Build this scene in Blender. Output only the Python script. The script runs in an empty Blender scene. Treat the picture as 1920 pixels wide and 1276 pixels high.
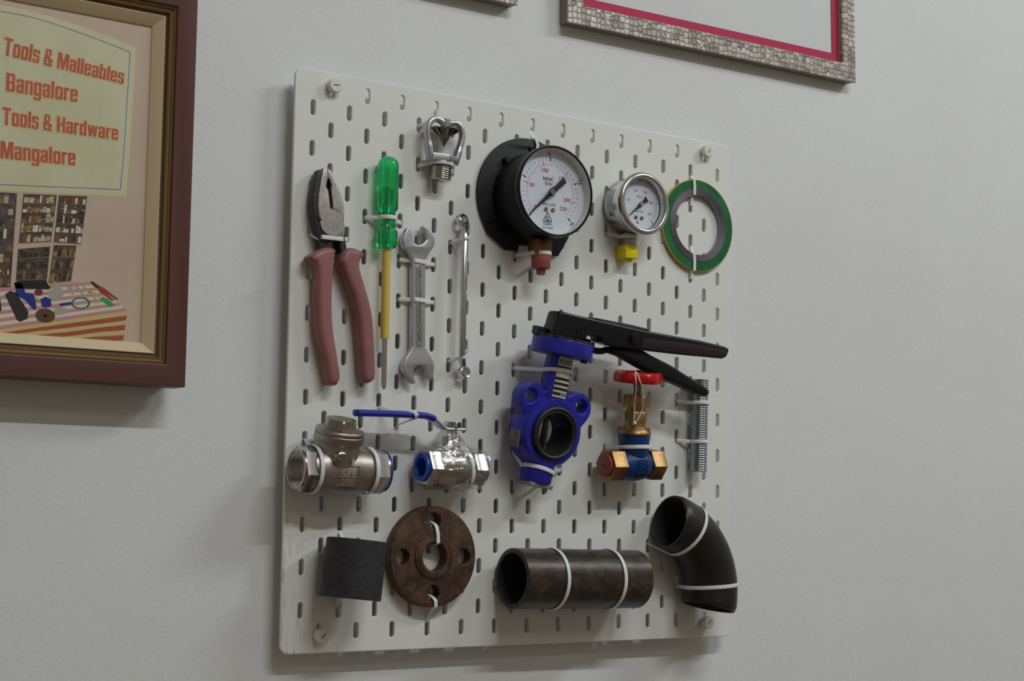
import bpy, bmesh, math, random
from math import sin, cos, pi, radians, sqrt
from mathutils import Vector, Matrix, Euler
random.seed(7)
SC = bpy.context.scene
COL = SC.collection
MM = .001
Z0 = 1.85                      # height of the pegboard's top-left corner above the floor (m)
# board space, in mm: x right, y up, z out of the wall; origin = top-left corner of the pegboard's face
RX90 = Matrix.Rotation(pi / 2, 4, 'X')
def W(x, y, z=0.0): return Vector((x * MM, -z * MM, Z0 + y * MM))

# ---------------------------------------------------------------- camera
CF = 3105.19                   # focal length in pixels of a 1920 px wide frame
CC = Vector((-714.45, -1396.863, -429.321))
CM = Matrix.Rotation(-0.60766193, 3, 'Z') @ Matrix.Rotation(1.67614546, 3, 'X') @ Matrix.Rotation(0.01250638, 3, 'Z')
cd = bpy.data.cameras.new('camera'); cam = bpy.data.objects.new('camera', cd); COL.objects.link(cam)
cd.sensor_width = 36.0; cd.sensor_fit = 'HORIZONTAL'; cd.lens = 36.0 * CF / 1920.0
cd.clip_start = .02; cd.clip_end = 50
cam.matrix_world = Matrix.Translation(Vector((CC.x * MM, CC.y * MM, Z0 + CC.z * MM))) @ CM.to_4x4()
SC.camera = cam
# ---------------------------------------------------------------- light and exposure
SC.view_settings.view_transform = 'Standard'; SC.view_settings.look = 'None'
SC.view_settings.gamma = 1.0; SC.view_settings.use_curve_mapping = False
SC.view_settings.exposure = -0.08
wd = bpy.data.worlds.new('world'); SC.world = wd; wd.use_nodes = True
wd.node_tree.nodes['Background'].inputs[0].default_value = (.9, .95, 1, 1)
wd.node_tree.nodes['Background'].inputs[1].default_value = .0
def area(name, loc, target, sx, sy, power, color):
    l = bpy.data.lights.new(name, 'AREA'); l.shape = 'RECTANGLE'; l.size = sx; l.size_y = sy
    l.energy = power; l.color = color
    o = bpy.data.objects.new(name, l); COL.objects.link(o); o.location = loc
    d = Vector(target) - Vector(loc)
    o.rotation_euler = d.to_track_quat('-Z', 'Y').to_euler()
    return o
area('ceiling_tube_light', (.30, -2.0, 3.33), (.30, -1.2, 0), 1.25, .04, 28, (.92, .97, 1.0))
area('ceiling_tube_light', (2.0, -1.5, 3.33), (1.5, -.7, 0), .9, .04, 22, (.92, .97, 1.0))
area('added_warm_fill', (-.2, -2.9, 3.35), (-.2, -1.6, 0), .6, .6, 7, (1.0, .92, .82))  # added lamp for warm fill, not a fixture of the room
try: SC.cycles.diffuse_bounces = 8; SC.cycles.max_bounces = 14
except Exception: pass

# ---------------------------------------------------------------- materials
def lin(c):
    if isinstance(c, str): c = [int(c[i:i + 2], 16) for i in (0, 2, 4)]
    return tuple(((v / 255) / 12.92 if v / 255 <= .04045 else ((v / 255 + .055) / 1.055) ** 2.4) for v in c) + (1,)
MATS = {}
def mat(name, c, rough=.5, metal=0.0, c2=None, nscale=60, nlo=.42, nhi=.62, bump=0.0, bscale=300, coat=0.0, trans=0.0, ior=1.45, aniso=None, detail=6, spec=None, c3=None):
    if name in MATS: return MATS[name]
    m = bpy.data.materials.new(name); m.use_nodes = True; MATS[name] = m
    nt = m.node_tree; b = nt.nodes['Principled BSDF']
    b.inputs['Base Color'].default_value = lin(c); b.inputs['Roughness'].default_value = rough
    b.inputs['Metallic'].default_value = metal; b.inputs['IOR'].default_value = ior
    b.inputs['Coat Weight'].default_value = coat; b.inputs['Coat Roughness'].default_value = .08
    b.inputs['Transmission Weight'].default_value = trans
    if spec is not None: b.inputs['Specular IOR Level'].default_value = spec
    tc = nt.nodes.new('ShaderNodeTexCoord')
    vec = tc.outputs['Object']
    if aniso:
        mp = nt.nodes.new('ShaderNodeMapping'); mp.inputs['Scale'].default_value = aniso
        nt.links.new(vec, mp.inputs['Vector']); vec = mp.outputs['Vector']
    if c2:
        n = nt.nodes.new('ShaderNodeTexNoise'); n.inputs['Scale'].default_value = nscale; n.inputs['Detail'].default_value = detail
        n.inputs['Roughness'].default_value = .65
        r = nt.nodes.new('ShaderNodeValToRGB'); r.color_ramp.elements[0].position = nlo; r.color_ramp.elements[1].position = nhi
        r.color_ramp.elements[0].color = lin(c); r.color_ramp.elements[1].color = lin(c2)
        if c3:
            e = r.color_ramp.elements.new(min(1, nhi + .1)); e.color = lin(c3)
        nt.links.new(vec, n.inputs['Vector']); nt.links.new(n.outputs['Fac'], r.inputs['Fac']); nt.links.new(r.outputs['Color'], b.inputs['Base Color'])
    if bump:
        n2 = nt.nodes.new('ShaderNodeTexNoise'); n2.inputs['Scale'].default_value = bscale; n2.inputs['Detail'].default_value = 4
        bp = nt.nodes.new('ShaderNodeBump'); bp.inputs['Strength'].default_value = bump; bp.inputs['Distance'].default_value = .001
        nt.links.new(vec, n2.inputs['Vector']); nt.links.new(n2.outputs['Fac'], bp.inputs['Height']); nt.links.new(bp.outputs['Normal'], b.inputs['Normal'])
    return m
M_WALL = mat('wall_paint', 'E2E4E4', .55, bump=.35, bscale=260, c2='DDDEDD', nscale=3, nlo=.35, nhi=.7)
M_ROOM = mat('room_paint', 'B9B3A8', .7)
M_FLOOR = mat('floor_tile', '7E6B5A', .35, c2='705D4D', nscale=8)
M_CEIL = mat('ceiling_paint', 'E6E4E0', .8)
M_BOARD = mat('pegboard_enamel', 'E6E7E2', .38)
M_SCREW = mat('ivory_plastic', 'E0E2D6', .4)
M_SLOT = mat('screw_slot_shadow', '4A4A46', .8)
M_CHROME = mat('chrome_plate', 'CFCFD3', .24, 1.0, bump=.06, bscale=500)
M_SATIN = mat('satin_steel', 'BDBDC2', .38, 1.0, bump=.03, bscale=700)
M_STEEL = mat('bright_steel', 'D4D2D0', .2, 1.0)
M_CAST = mat('cast_stainless', 'B4ABA4', .42, 1.0, c2='A0968D', nscale=40, bump=.09, bscale=1100)
M_MACH = mat('machined_stainless', 'BEB8B3', .26, 1.0, bump=.05, bscale=300)
M_DARKCHR = mat('dark_chrome', '8F8880', .22, 1.0)
M_BLKSTEEL = mat('black_oxide_steel', '3A3A3C', .45, .6, c2='474749', nscale=90)
M_PLIERFACE = mat('ground_steel', 'B5AFAC', .42, .75, c2='A59E9A', nscale=120, bump=.03, bscale=900)
M_GRIP = mat('pink_vinyl_grip', '9C6866', .42, c2='905E5B', nscale=25, bump=.05, bscale=200)
M_GREEN = mat('green_acetate', '2FE58A', .04, trans=.92, ior=1.47)
M_YELLOW = mat('yellow_insulation', 'D5BC58', .45)
M_YELCAP = mat('yellow_plastic_cap', 'E3CF12', .4)
M_BLACK = mat('black_paint', '131318', .48, spec=.35, bump=.12, bscale=900)
M_BLACKG = mat('gloss_black_paint', '15151B', .28, bump=.05, bscale=300)
M_RUBBER_SHADE = mat('black_rubber_and_shade', '1D1E20', .5)  # real rubber, and painted shade in the gaps of the pliers
M_RED = mat('red_plastic_cap', '964A48', .5)
M_REDP = mat('red_enamel', 'C21A1C', .25, c2='8E1414', nscale=60, nlo=.5, nhi=.72, bump=.15, bscale=150)
M_BLUE = mat('blue_enamel', '2A2CA8', .35, c2='24248F', nscale=40, bump=.18, bscale=160)
M_BLUED = mat('dark_blue_paint', '12346E', .42, bump=.3, bscale=500)
M_BLUEPL = mat('blue_plastic', '1A50B4', .4)
M_BLUEVIN = mat('blue_vinyl_sleeve', '1A2C9E', .3)
M_BRASS = mat('brass', 'A8875C', .4, 1.0, c2='8E6C46', nscale=50, bump=.1, bscale=500)
M_BRASSD = mat('dull_brass', '8C6A3A', .5, .8, c2='6E5430', nscale=70)
M_TIE = mat('nylon_tie', 'E3E5E4', .4, trans=.0)
M_DIAL = mat('dial_white', 'DDE4F0', .5)
M_INK = mat('black_ink', '141418', .6)
M_REDINK = mat('red_ink', 'C4545C', .6)
M_BEZWH = mat('bezel_inner_white', 'D8D6CC', .5)
M_STICK = mat('sticker_paper', 'C9D1D6', .5)
M_STBLUE = mat('sticker_blue', '3D6CB0', .5)
M_GASK = mat('green_gasket_paint', '0E6B38', .45, c2='0B5C2E', nscale=70)
M_GASKY = mat('yellow_gasket_edge', 'C9A52E', .5)
M_GRAPH = mat('graphite_winding', '8E8992', .4, .7, bump=.15, bscale=900)
M_PIPE = mat('black_iron_pipe', '362F2B', .36, .25, c2='554836', nscale=120, nlo=.46, nhi=.66, bump=.2, bscale=400, aniso=(.6, 1, 1), c3='7A6740')
M_SOCK = mat('black_forged_socket', '2E2D31', .6, .15, c2='3B393B', nscale=110, bump=.3, bscale=500)
M_ELB = mat('black_painted_elbow', '1E1A1A', .4, .1, c2='2B2423', nscale=40, bump=.06, bscale=300)
M_BORE = mat('dark_pipe_bore', '2C2C2E', .7, .2)
M_RUST = mat('rusty_flange_steel', '664833', .6, .3, c2='3C2D25', nscale=55, nlo=.38, nhi=.6, bump=.3, bscale=400, c3='6E553D')
M_ZINC = mat('zinc_plate', '9FAAAD', .3, 1.0)
M_LABEL = mat('label_paper', 'C6C4B4', .6)
M_GREYMET = mat('grey_galvanised', '8F918E', .5, .5)
M_SANDY = mat('scraped_primer', '77726A', .7, c2='55504A', nscale=120)
M_BROWN = mat('brown_lacquer_wood', '5A322B', .42, bump=.05, bscale=200)
M_GOLD = mat('antique_gold', '8A7048', .38, .55)
M_GOLDD = mat('dark_gold_groove', '5A4026', .55, .2)
M_LINER = mat('cream_liner', 'D6C4A0', .5)
M_PINK = mat('magenta_mount', 'B8234F', .6)
M_SHEET = mat('sheet_painted_reflection', 'DBDCD9', .5, c2='CFD5D8', nscale=9, nlo=.35, nhi=.7, coat=.6)  # bluish mottle painted in for a glass reflection; there is no pane
def film():
    m = bpy.data.materials.new('clear_film'); m.use_nodes = True; nt = m.node_tree; nt.nodes.clear()
    o = nt.nodes.new('ShaderNodeOutputMaterial'); mx = nt.nodes.new('ShaderNodeMixShader')
    t = nt.nodes.new('ShaderNodeBsdfTransparent'); g = nt.nodes.new('ShaderNodeBsdfGlossy')
    g.inputs['Roughness'].default_value = .1; t.inputs['Color'].default_value = (.95, .95, .95, 1)
    n = nt.nodes.new('ShaderNodeTexNoise'); n.inputs['Scale'].default_value = 90; n.inputs['Detail'].default_value = 3
    n.inputs['Distortion'].default_value = 1.2
    b = nt.nodes.new('ShaderNodeBump'); b.inputs['Strength'].default_value = .9; b.inputs['Distance'].default_value = .004
    tc = nt.nodes.new('ShaderNodeTexCoord')
    mp = nt.nodes.new('ShaderNodeMapping'); mp.inputs['Scale'].default_value = (.6, 1.0, 1.0); mp.inputs['Rotation'].default_value = (0, 0, .5)
    nt.links.new(tc.outputs['Object'], mp.inputs['Vector']); nt.links.new(mp.outputs['Vector'], n.inputs['Vector'])
    nt.links.new(n.outputs['Fac'], b.inputs['Height']); nt.links.new(b.outputs['Normal'], g.inputs['Normal'])
    mx.inputs[0].default_value = .26
    nt.links.new(t.outputs[0], mx.inputs[1]); nt.links.new(g.outputs[0], mx.inputs[2]); nt.links.new(mx.outputs[0], o.inputs[0])
    return m
M_FILM = film()
def glass():
    m = bpy.data.materials.new('clear_gauge_glass'); m.use_nodes = True; nt = m.node_tree; nt.nodes.clear()
    o = nt.nodes.new('ShaderNodeOutputMaterial'); mx = nt.nodes.new('ShaderNodeMixShader')
    t = nt.nodes.new('ShaderNodeBsdfTransparent'); g = nt.nodes.new('ShaderNodeBsdfGlossy')
    g.inputs['Roughness'].default_value = .03; t.inputs['Color'].default_value = (.96, .97, .97, 1)
    mx.inputs[0].default_value = .06; nt.links.new(t.outputs[0], mx.inputs[1]); nt.links.new(g.outputs[0], mx.inputs[2]); nt.links.new(mx.outputs[0], o.inputs[0])
    return m
M_GLASS = glass()
def mosaic():
    m = bpy.data.materials.new('silver_mosaic'); m.use_nodes = True; nt = m.node_tree; b = nt.nodes['Principled BSDF']
    b.inputs['Metallic'].default_value = .75; b.inputs['Roughness'].default_value = .36
    tc = nt.nodes.new('ShaderNodeTexCoord')
    v = nt.nodes.new('ShaderNodeTexVoronoi'); v.distance = 'CHEBYCHEV'; v.inputs['Scale'].default_value = 150; v.inputs['Randomness'].default_value = .62
    r = nt.nodes.new('ShaderNodeValToRGB'); r.color_ramp.elements[0].color = lin('9C938C'); r.color_ramp.elements[1].color = lin('DDD5CE')
    sp = nt.nodes.new('ShaderNodeSeparateColor')
    d = nt.nodes.new('ShaderNodeTexVoronoi'); d.distance = 'CHEBYCHEV'; d.feature = 'F2'; d.inputs['Scale'].default_value = 150; d.inputs['Randomness'].default_value = .62
    sb = nt.nodes.new('ShaderNodeMath'); sb.operation = 'SUBTRACT'
    mr = nt.nodes.new('ShaderNodeMapRange'); mr.inputs['From Max'].default_value = .22
    bp = nt.nodes.new('ShaderNodeBump'); bp.inputs['Strength'].default_value = .8; bp.inputs['Distance'].default_value = .0009
    ad = nt.nodes.new('ShaderNodeMath'); ad.operation = 'ADD'
    ml = nt.nodes.new('ShaderNodeMath'); ml.operation = 'MULTIPLY'; ml.inputs[1].default_value = .8
    L = nt.links.new
    L(tc.outputs['Object'], v.inputs['Vector']); L(tc.outputs['Object'], d.inputs['Vector'])
    L(v.outputs['Color'], sp.inputs[0]); L(sp.outputs[0], r.inputs['Fac']); L(r.outputs['Color'], b.inputs['Base Color'])
    L(d.outputs['Distance'], sb.inputs[0]); L(v.outputs['Distance'], sb.inputs[1]); L(sb.outputs[0], mr.inputs['Value'])
    L(sp.outputs[1], ml.inputs[0]); L(mr.outputs[0], ad.inputs[0]); L(ml.outputs[0], ad.inputs[1])
    L(ad.outputs[0], bp.inputs['Height']); L(bp.outputs['Normal'], b.inputs['Normal'])
    return m
M_MOSAIC = mosaic()
M_FRSIDE = mat('frame_edge_taupe', '8A7F76', .5, .2)
def board_mat():            # enamel with yellowed scrapes down the lower left edge
    m = M_BOARD; nt = m.node_tree; b = nt.nodes['Principled BSDF']; L = nt.links.new
    tc = nt.nodes.new('ShaderNodeTexCoord'); mp = nt.nodes.new('ShaderNodeMapping'); mp.inputs['Scale'].default_value = (260, 40, 40)
    n = nt.nodes.new('ShaderNodeTexNoise'); n.inputs['Scale'].default_value = 1.0; n.inputs['Detail'].default_value = 5
    sx = nt.nodes.new('ShaderNodeSeparateXYZ')
    mx = nt.nodes.new('ShaderNodeMapRange'); mx.inputs['From Min'].default_value = .032; mx.inputs['From Max'].default_value = .004
    my = nt.nodes.new('ShaderNodeMapRange'); my.inputs['From Min'].default_value = -.40; my.inputs['From Max'].default_value = -.46
    r = nt.nodes.new('ShaderNodeMapRange'); r.inputs['From Min'].default_value = .55; r.inputs['From Max'].default_value = .72
    m1 = nt.nodes.new('ShaderNodeMath'); m1.operation = 'MULTIPLY'; m2 = nt.nodes.new('ShaderNodeMath'); m2.operation = 'MULTIPLY'
    mix = nt.nodes.new('ShaderNodeMix'); mix.data_type = 'RGBA'
    mix.inputs['A'].default_value = lin('E6E7E2'); mix.inputs['B'].default_value = lin('B5A878')
    L(tc.outputs['Object'], mp.inputs['Vector']); L(mp.outputs['Vector'], n.inputs['Vector']); L(tc.outputs['Object'], sx.inputs[0])
    L(sx.outputs[0], mx.inputs['Value']); L(sx.outputs[1], my.inputs['Value']); L(n.outputs['Fac'], r.inputs['Value'])
    L(mx.outputs[0], m1.inputs[0]); L(my.outputs[0], m1.inputs[1]); L(m1.outputs[0], m2.inputs[0]); L(r.outputs[0], m2.inputs[1])
    L(m2.outputs[0], mix.inputs['Factor']); L(mix.outputs['Result'], b.inputs['Base Color'])
board_mat()

# ---------------------------------------------------------------- geometry helpers (all in mm)
AX = {'z': Matrix.Identity(4),
      'x': Matrix(((0, 0, 1, 0), (1, 0, 0, 0), (0, 1, 0, 0), (0, 0, 0, 1))),
      'y': Matrix(((0, 1, 0, 0), (0, 0, 1, 0), (1, 0, 0, 0), (0, 0, 0, 1)))}
def TR(x, y, z): return Matrix.Translation((x, y, z))
def ROT(a, ax): return Matrix.Rotation(radians(a), 4, ax)
def dirM(o, d):               # frame at o whose z axis runs along d
    return Matrix.Translation(Vector(o)) @ Vector(d).to_track_quat('Z', 'Y').to_matrix().to_4x4()
def cr(pts, n=6, closed=False):       # Catmull-Rom
    P = [Vector(p) for p in pts]; N = len(P); out = []
    for i in range(N if closed else N - 1):
        p0 = P[(i - 1) % N] if closed or i > 0 else P[0] * 2 - P[1]
        p1 = P[i]; p2 = P[(i + 1) % N]
        p3 = P[(i + 2) % N] if closed or i + 2 < N else P[-1] * 2 - P[-2]
        for k in range(n):
            t = k / n
            out.append(.5 * ((2 * p1) + (p2 - p0) * t + (2 * p0 - 5 * p1 + 4 * p2 - p3) * t * t + (3 * p1 - p0 - 3 * p2 + p3) * t ** 3))
    if not closed: out.append(P[-1].copy())
    return out
class MB:
    def __init__(s): s.v = []; s.f = []; s.k = []; s.cur = 0
    def add(s, vs, fs, M=None):
        o = len(s.v)
        for p in vs:
            p = Vector(p); s.v.append(M @ p if M else p)
        for f in fs: s.f.append([i + o for i in f]); s.k.append(s.cur)
        return s
    def lathe(s, prof, M=None, n=48, closed=False, caps=True, mod=None, phase=0.0):
        if isinstance(M, str): M = AX[M]
        vs = []; fs = []
        for (r, h) in prof:
            for i in range(n):
                a = 2 * pi * i / n + phase; q = r * (mod(a, h) if mod else 1)
                vs.append((q * cos(a), q * sin(a), h))
        m = len(prof)
        for j in range(m if closed else m - 1):
            j2 = (j + 1) % m
            for i in range(n):
                i2 = (i + 1) % n
                fs.append((j * n + i, j * n + i2, j2 * n + i2, j2 * n + i))
        if caps and not closed:
            if prof[0][0] > 1e-6: fs.append(tuple(range(n))[::-1])
            if prof[-1][0] > 1e-6: fs.append(tuple((m - 1) * n + i for i in range(n)))
        return s.add(vs, fs, M)
    def box(s, c, d, M=None, b=0.0):
        x, y, z = [q / 2 for q in d]
        if b <= 0:
            vs = [(sx * x, sy * y, sz * z) for sx in (-1, 1) for sy in (-1, 1) for sz in (-1, 1)]
            fs = [(0, 1, 3, 2), (4, 6, 7, 5), (0, 4, 5, 1), (2, 3, 7, 6), (0, 2, 6, 4), (1, 5, 7, 3)]
        else:
            bm = bmesh.new(); bmesh.ops.create_cube(bm, size=1)
            for v in bm.verts: v.co = Vector((v.co.x * 2 * x, v.co.y * 2 * y, v.co.z * 2 * z))
            bmesh.ops.bevel(bm, geom=bm.edges[:], offset=b, segments=2, affect='EDGES', profile=.5)
            bm.verts.index_update(); vs = [v.co.copy() for v in bm.verts]; fs = [[v.index for v in f.verts] for f in bm.faces]; bm.free()
        T = TR(*c)
        return s.add(vs, fs, (M @ T) if M else T)
    def sphere(s, c, r, sc=(1, 1, 1), n=24, M=None):
        prof = [(max(1e-5, sin(pi * j / (n // 2))) * r, -cos(pi * j / (n // 2)) * r) for j in range(n // 2 + 1)]
        T = TR(*c) @ Matrix.Diagonal((*sc, 1))
        return s.lathe(prof, (M @ T) if M else T, n, caps=False)
    def tube(s, path, rad, n=14, up=(0, 0, 1), caps=True, closed=False, M=None, sq=2.0):
        P = [Vector(p) for p in path]; N = len(P); vs = []; fs = []
        R = rad if isinstance(rad, list) else [rad] * N
        for i, p in enumerate(P):
            t = ((P[(i + 1) % N] - P[i - 1]) if closed else (P[min(i + 1, N - 1)] - P[max(i - 1, 0)])).normalized()
            u = Vector(up); a = u.cross(t)
            if a.length < 1e-4: a = Vector((1, 0, 0)).cross(t)
            a.normalize(); b2 = t.cross(a)
            ra, rb = R[i] if isinstance(R[i], (tuple, list)) else (R[i], R[i])
            for k in range(n):
                g = 2 * pi * k / n; cx = cos(g); sx = sin(g)
                if sq != 2.0:
                    cx = math.copysign(abs(cx) ** (2 / sq), cx); sx = math.copysign(abs(sx) ** (2 / sq), sx)
                vs.append(p + a * (ra * cx) + b2 * (rb * sx))
        for i in range(N if closed else N - 1):
            i2 = (i + 1) % N
            for k in range(n):
                k2 = (k + 1) % n; fs.append((i * n + k, i * n + k2, i2 * n + k2, i2 * n + k))
        if caps and not closed: fs.append(tuple(range(n))[::-1]); fs.append(tuple((N - 1) * n + k for k in range(n)))
        return s.add(vs, fs, M)
    def ribbon(s, path, wdir, w=4.2, t=1.1, closed=True, M=None):
        P = [Vector(p) for p in path]; N = len(P); vs = []; fs = []
        for i, p in enumerate(P):
            tg = ((P[(i + 1) % N] - P[i - 1]) if closed else (P[min(i + 1, N - 1)] - P[max(i - 1, 0)]))
            tg.normalize(); a = Vector(wdir[i] if isinstance(wdir, list) else wdir); a = (a - tg * a.dot(tg)).normalized(); b2 = tg.cross(a)
            for (q, e) in ((-1, -.6), (-.8, -1), (.8, -1), (1, -.6), (1, .6), (.8, 1), (-.8, 1), (-1, .6)): vs.append(p + a * (q * w / 2) + b2 * (e * t / 2))
        n = 8
        for i in range(N if closed else N - 1):
            i2 = (i + 1) % N
            for k in range(n):
                k2 = (k + 1) % n; fs.append((i * n + k, i * n + k2, i2 * n + k2, i2 * n + k))
        if not closed: fs.append(tuple(range(n))[::-1]); fs.append(tuple((N - 1) * n + k for k in range(n)))
        return s.add(vs, fs, M)
    def prism(s, outs, z0, z1, bevel=0.0, res=2, M=None):      # outlines: list of 2D loops, inner loops are holes
        cu = bpy.data.curves.new('tmp', 'CURVE'); cu.dimensions = '2D'; cu.fill_mode = 'BOTH'
        h = (z1 - z0) / 2; cu.extrude = max(0, h - bevel); cu.bevel_depth = bevel; cu.bevel_resolution = res; cu.offset = -bevel
        for o in outs:
            sp = cu.splines.new('POLY'); sp.points.add(len(o) - 1); sp.use_cyclic_u = True
            for i, p in enumerate(o): sp.points[i].co = (p[0], p[1], 0, 1)
        ob = bpy.data.objects.new('tmp', cu); COL.objects.link(ob)
        dg = bpy.context.evaluated_depsgraph_get(); me = ob.evaluated_get(dg).to_mesh()
        T = TR(0, 0, (z0 + z1) / 2)
        s.add([v.co.copy() for v in me.vertices], [list(p.vertices) for p in me.polygons], (M @ T) if M else T)
        ob.evaluated_get(dg).to_mesh_clear(); bpy.data.objects.remove(ob); bpy.data.curves.remove(cu)
        return s
    def flat(s, loop, z, M=None):
        return s.add([(p[0], p[1], z) for p in loop], [tuple(range(len(loop)))], M)
    def text(s, body, p0, p1, h0, h1=None, z=0.0, bold=0.0, ext=0.0, fn=None, M=None, align='fit', wscale=.8):
        # baseline from p0 to p1 (2D), capital height h0 at the left and h1 at the right
        h1 = h0 if h1 is None else h1
        cu = bpy.data.curves.new('tmp', 'FONT'); cu.body = body; cu.size = 1.0; cu.offset = bold; cu.extrude = 0; cu.resolution_u = 3
        ob = bpy.data.objects.new('tmp', cu); COL.objects.link(ob)
        dg = bpy.context.evaluated_depsgraph_get(); me = ob.evaluated_get(dg).to_mesh()
        xs = [v.co.x for v in me.vertices]; x0, x1 = min(xs), max(xs); CAP = .728
        if p1 is None: p1 = (p0[0] + (x1 - x0) / CAP * h0 * wscale, p0[1])
        vs = []
        for v in me.vertices:
            t = (v.co.x - x0) / (x1 - x0); y = v.co.y / CAP
            q = Vector((p0[0] + (p1[0] - p0[0]) * t, p0[1] + (p1[1] - p0[1]) * t)); dd = Vector((p1[0] - p0[0], p1[1] - p0[1])).normalized()
            q = q + Vector((-dd.y, dd.x)) * (y * (h0 + (h1 - h0) * t))
            p = Vector((q.x, q.y, z)); vs.append(fn(p) if fn else p)
        s.add(vs, [list(p.vertices) for p in me.polygons], M)
        ob.evaluated_get(dg).to_mesh_clear(); bpy.data.objects.remove(ob); bpy.data.curves.remove(cu)
        return s
def put(name, mb, mats, parent=None, off=(0, 0, 0), smooth=True, ang=38):
    me = bpy.data.meshes.new(name)
    o3 = Vector(off)
    me.from_pydata([tuple((p - o3) * MM) for p in mb.v], [], mb.f)
    if not isinstance(mats, (list, tuple)): mats = [mats]
    for m in mats: me.materials.append(m)
    if len(mats) > 1:
        for i, p in enumerate(me.polygons): p.material_index = mb.k[i]
    bm = bmesh.new(); bm.from_mesh(me)
    bmesh.ops.remove_doubles(bm, verts=bm.verts[:], dist=1e-7)
    bmesh.ops.recalc_face_normals(bm, faces=bm.faces[:])
    for f in bm.faces: f.smooth = smooth
    for e in bm.edges:
        if len(e.link_faces) == 2 and e.calc_face_angle(0) > radians(ang): e.smooth = False
    bm.to_mesh(me); bm.free()
    o = bpy.data.objects.new(name, me); COL.objects.link(o)
    if parent is not None: o.parent = parent
    return o
def tag(o, label, cat, group=None):
    o['label'] = label; o['category'] = cat
    if group: o['group'] = group
    return o
def pose(o, loc, rot=(0, 0, 0)):
    m = Matrix.Translation(W(*loc)) @ RX90 @ Euler([radians(a) for a in rot], 'XYZ').to_matrix().to_4x4()
    o.location = m.to_translation(); o.rotation_euler = m.to_euler()
    return o
def thing(name, label, cat, loc, rot=(0, 0, 0), group=None):
    o = bpy.data.objects.new(name, None); COL.objects.link(o); o.empty_display_size = .01
    return pose(tag(o, label, cat, group), loc, rot)
def solo(name, mb, mats, label, cat, loc, group=None, **k):       # a thing that is one mesh (mesh given in board space)
    return pose(tag(put(name, mb, mats, None, loc, **k), label, cat, group), loc)
def un(px, py, d):            # where the sight line through a measured point of the photograph meets the plane d mm in front of the board
    r = CM @ Vector(((px - 960) / CF, -(py - 638) / CF, -1))
    t = (-d - CC.y) / r.y
    return (CC.x + r.x * t, CC.z + r.z * t)
def unm(px, py, M, zl):        # the same, on the plane z = zl of a thing's own leaning frame (M maps its mm frame to board space)
    r = CM @ Vector(((px - 960) / CF, -(py - 638) / CF, -1))
    o = Vector((CC.x, CC.z, -CC.y)); d = Vector((r.x, r.z, -r.y)); I = M.inverted()
    o2 = I @ o; d2 = I.to_3x3() @ d; t = (zl - o2.z) / d2.z
    return (o2.x + d2.x * t, o2.y + d2.y * t)
def zt(pts, x0, y0, s, d, loc=(0, 0)):
    out = []
    for p in pts:
        q = un(x0 + p[0] / s, y0 + p[1] / s, d); out.append((q[0] - loc[0], q[1] - loc[1]))
    return out
def sm(pts, n=4): return [(p.x, p.y) for p in cr([(a, b, 0) for a, b in pts], n, True)]
def circ(cx, cy, r, n=24, a0=0, a1=2 * pi):
    full = abs(a1 - a0) > 2 * pi - 1e-6
    return [(cx + r * cos(a0 + (a1 - a0) * i / (n if full else n - 1)), cy + r * sin(a0 + (a1 - a0) * i / (n if full else n - 1))) for i in range(n)]
HEX = [(cos(pi / 3 * i + pi / 6), sin(pi / 3 * i + pi / 6)) for i in range(6)]

# ---------------------------------------------------------------- the setting
def plane(name, a, b, c, d, m):
    me = bpy.data.meshes.new(name); me.from_pydata([a, b, c, d], [], [(0, 1, 2, 3)]); me.materials.append(m)
    o = bpy.data.objects.new(name, me); COL.objects.link(o); o['kind'] = 'structure'; return o
YW = .021
X0, X1, YF, HT = -2.2, 2.6, -3.6, 3.42
plane('wall_back', (X0, YW, 0), (X1, YW, 0), (X1, YW, HT), (X0, YW, HT), M_WALL)
plane('floor', (X0, YF, 0), (X1, YF, 0), (X1, YW, 0), (X0, YW, 0), M_FLOOR)
plane('ceiling', (X0, YF, HT), (X0, YW, HT), (X1, YW, HT), (X1, YF, HT), M_CEIL)
plane('wall_left', (X0, YF, 0), (X0, YW, 0), (X0, YW, HT), (X0, YF, HT), M_ROOM)
plane('wall_right', (X1, YW, 0), (X1, YF, 0), (X1, YF, HT), (X1, YW, HT), M_ROOM)
plane('wall_front', (X1, YF, 0), (X0, YF, 0), (X0, YF, HT), (X1, YF, HT), M_ROOM)

# ---------------------------------------------------------------- pegboard
pb = thing('pegboard', 'white metal pegboard with staggered slots screwed to the wall', 'pegboard', (0, 0, 0))
def rrect(x0, y0, x1, y1, r, n=8):
    o = []
    for (cx, cy, a) in ((x1 - r, y1 - r, 0), (x0 + r, y1 - r, 90), (x0 + r, y0 + r, 180), (x1 - r, y0 + r, 270)):
        o += [(cx + r * cos(radians(a + 90 * i / n)), cy + r * sin(radians(a + 90 * i / n))) for i in range(n + 1)]
    return o
def slotloop(x, v, w=5.0, h=15.0, n=7):
    r = w / 2; o = []
    for i in range(n + 1): a = pi * i / n; o.append((x + r * cos(a), -v + (h / 2 - r) + r * sin(a)))
    for i in range(n + 1): a = pi + pi * i / n; o.append((x + r * cos(a), -v - (h / 2 - r) + r * sin(a)))
    return o
SLOTS = []
for r in range(27):
    v = 20 + 20 * r
    for c in range(14):
        x = (40 if r % 2 == 0 else 20) + 40 * c
        if x < 545: SLOTS.append((x, v))
g = MB(); g.prism([rrect(0, -560, 560, -2.5, 9)] + [slotloop(x, v) for x, v in SLOTS], -3.8, 0, 1.1, 3)
put('panel', g, M_BOARD, pb, smooth=False)
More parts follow.
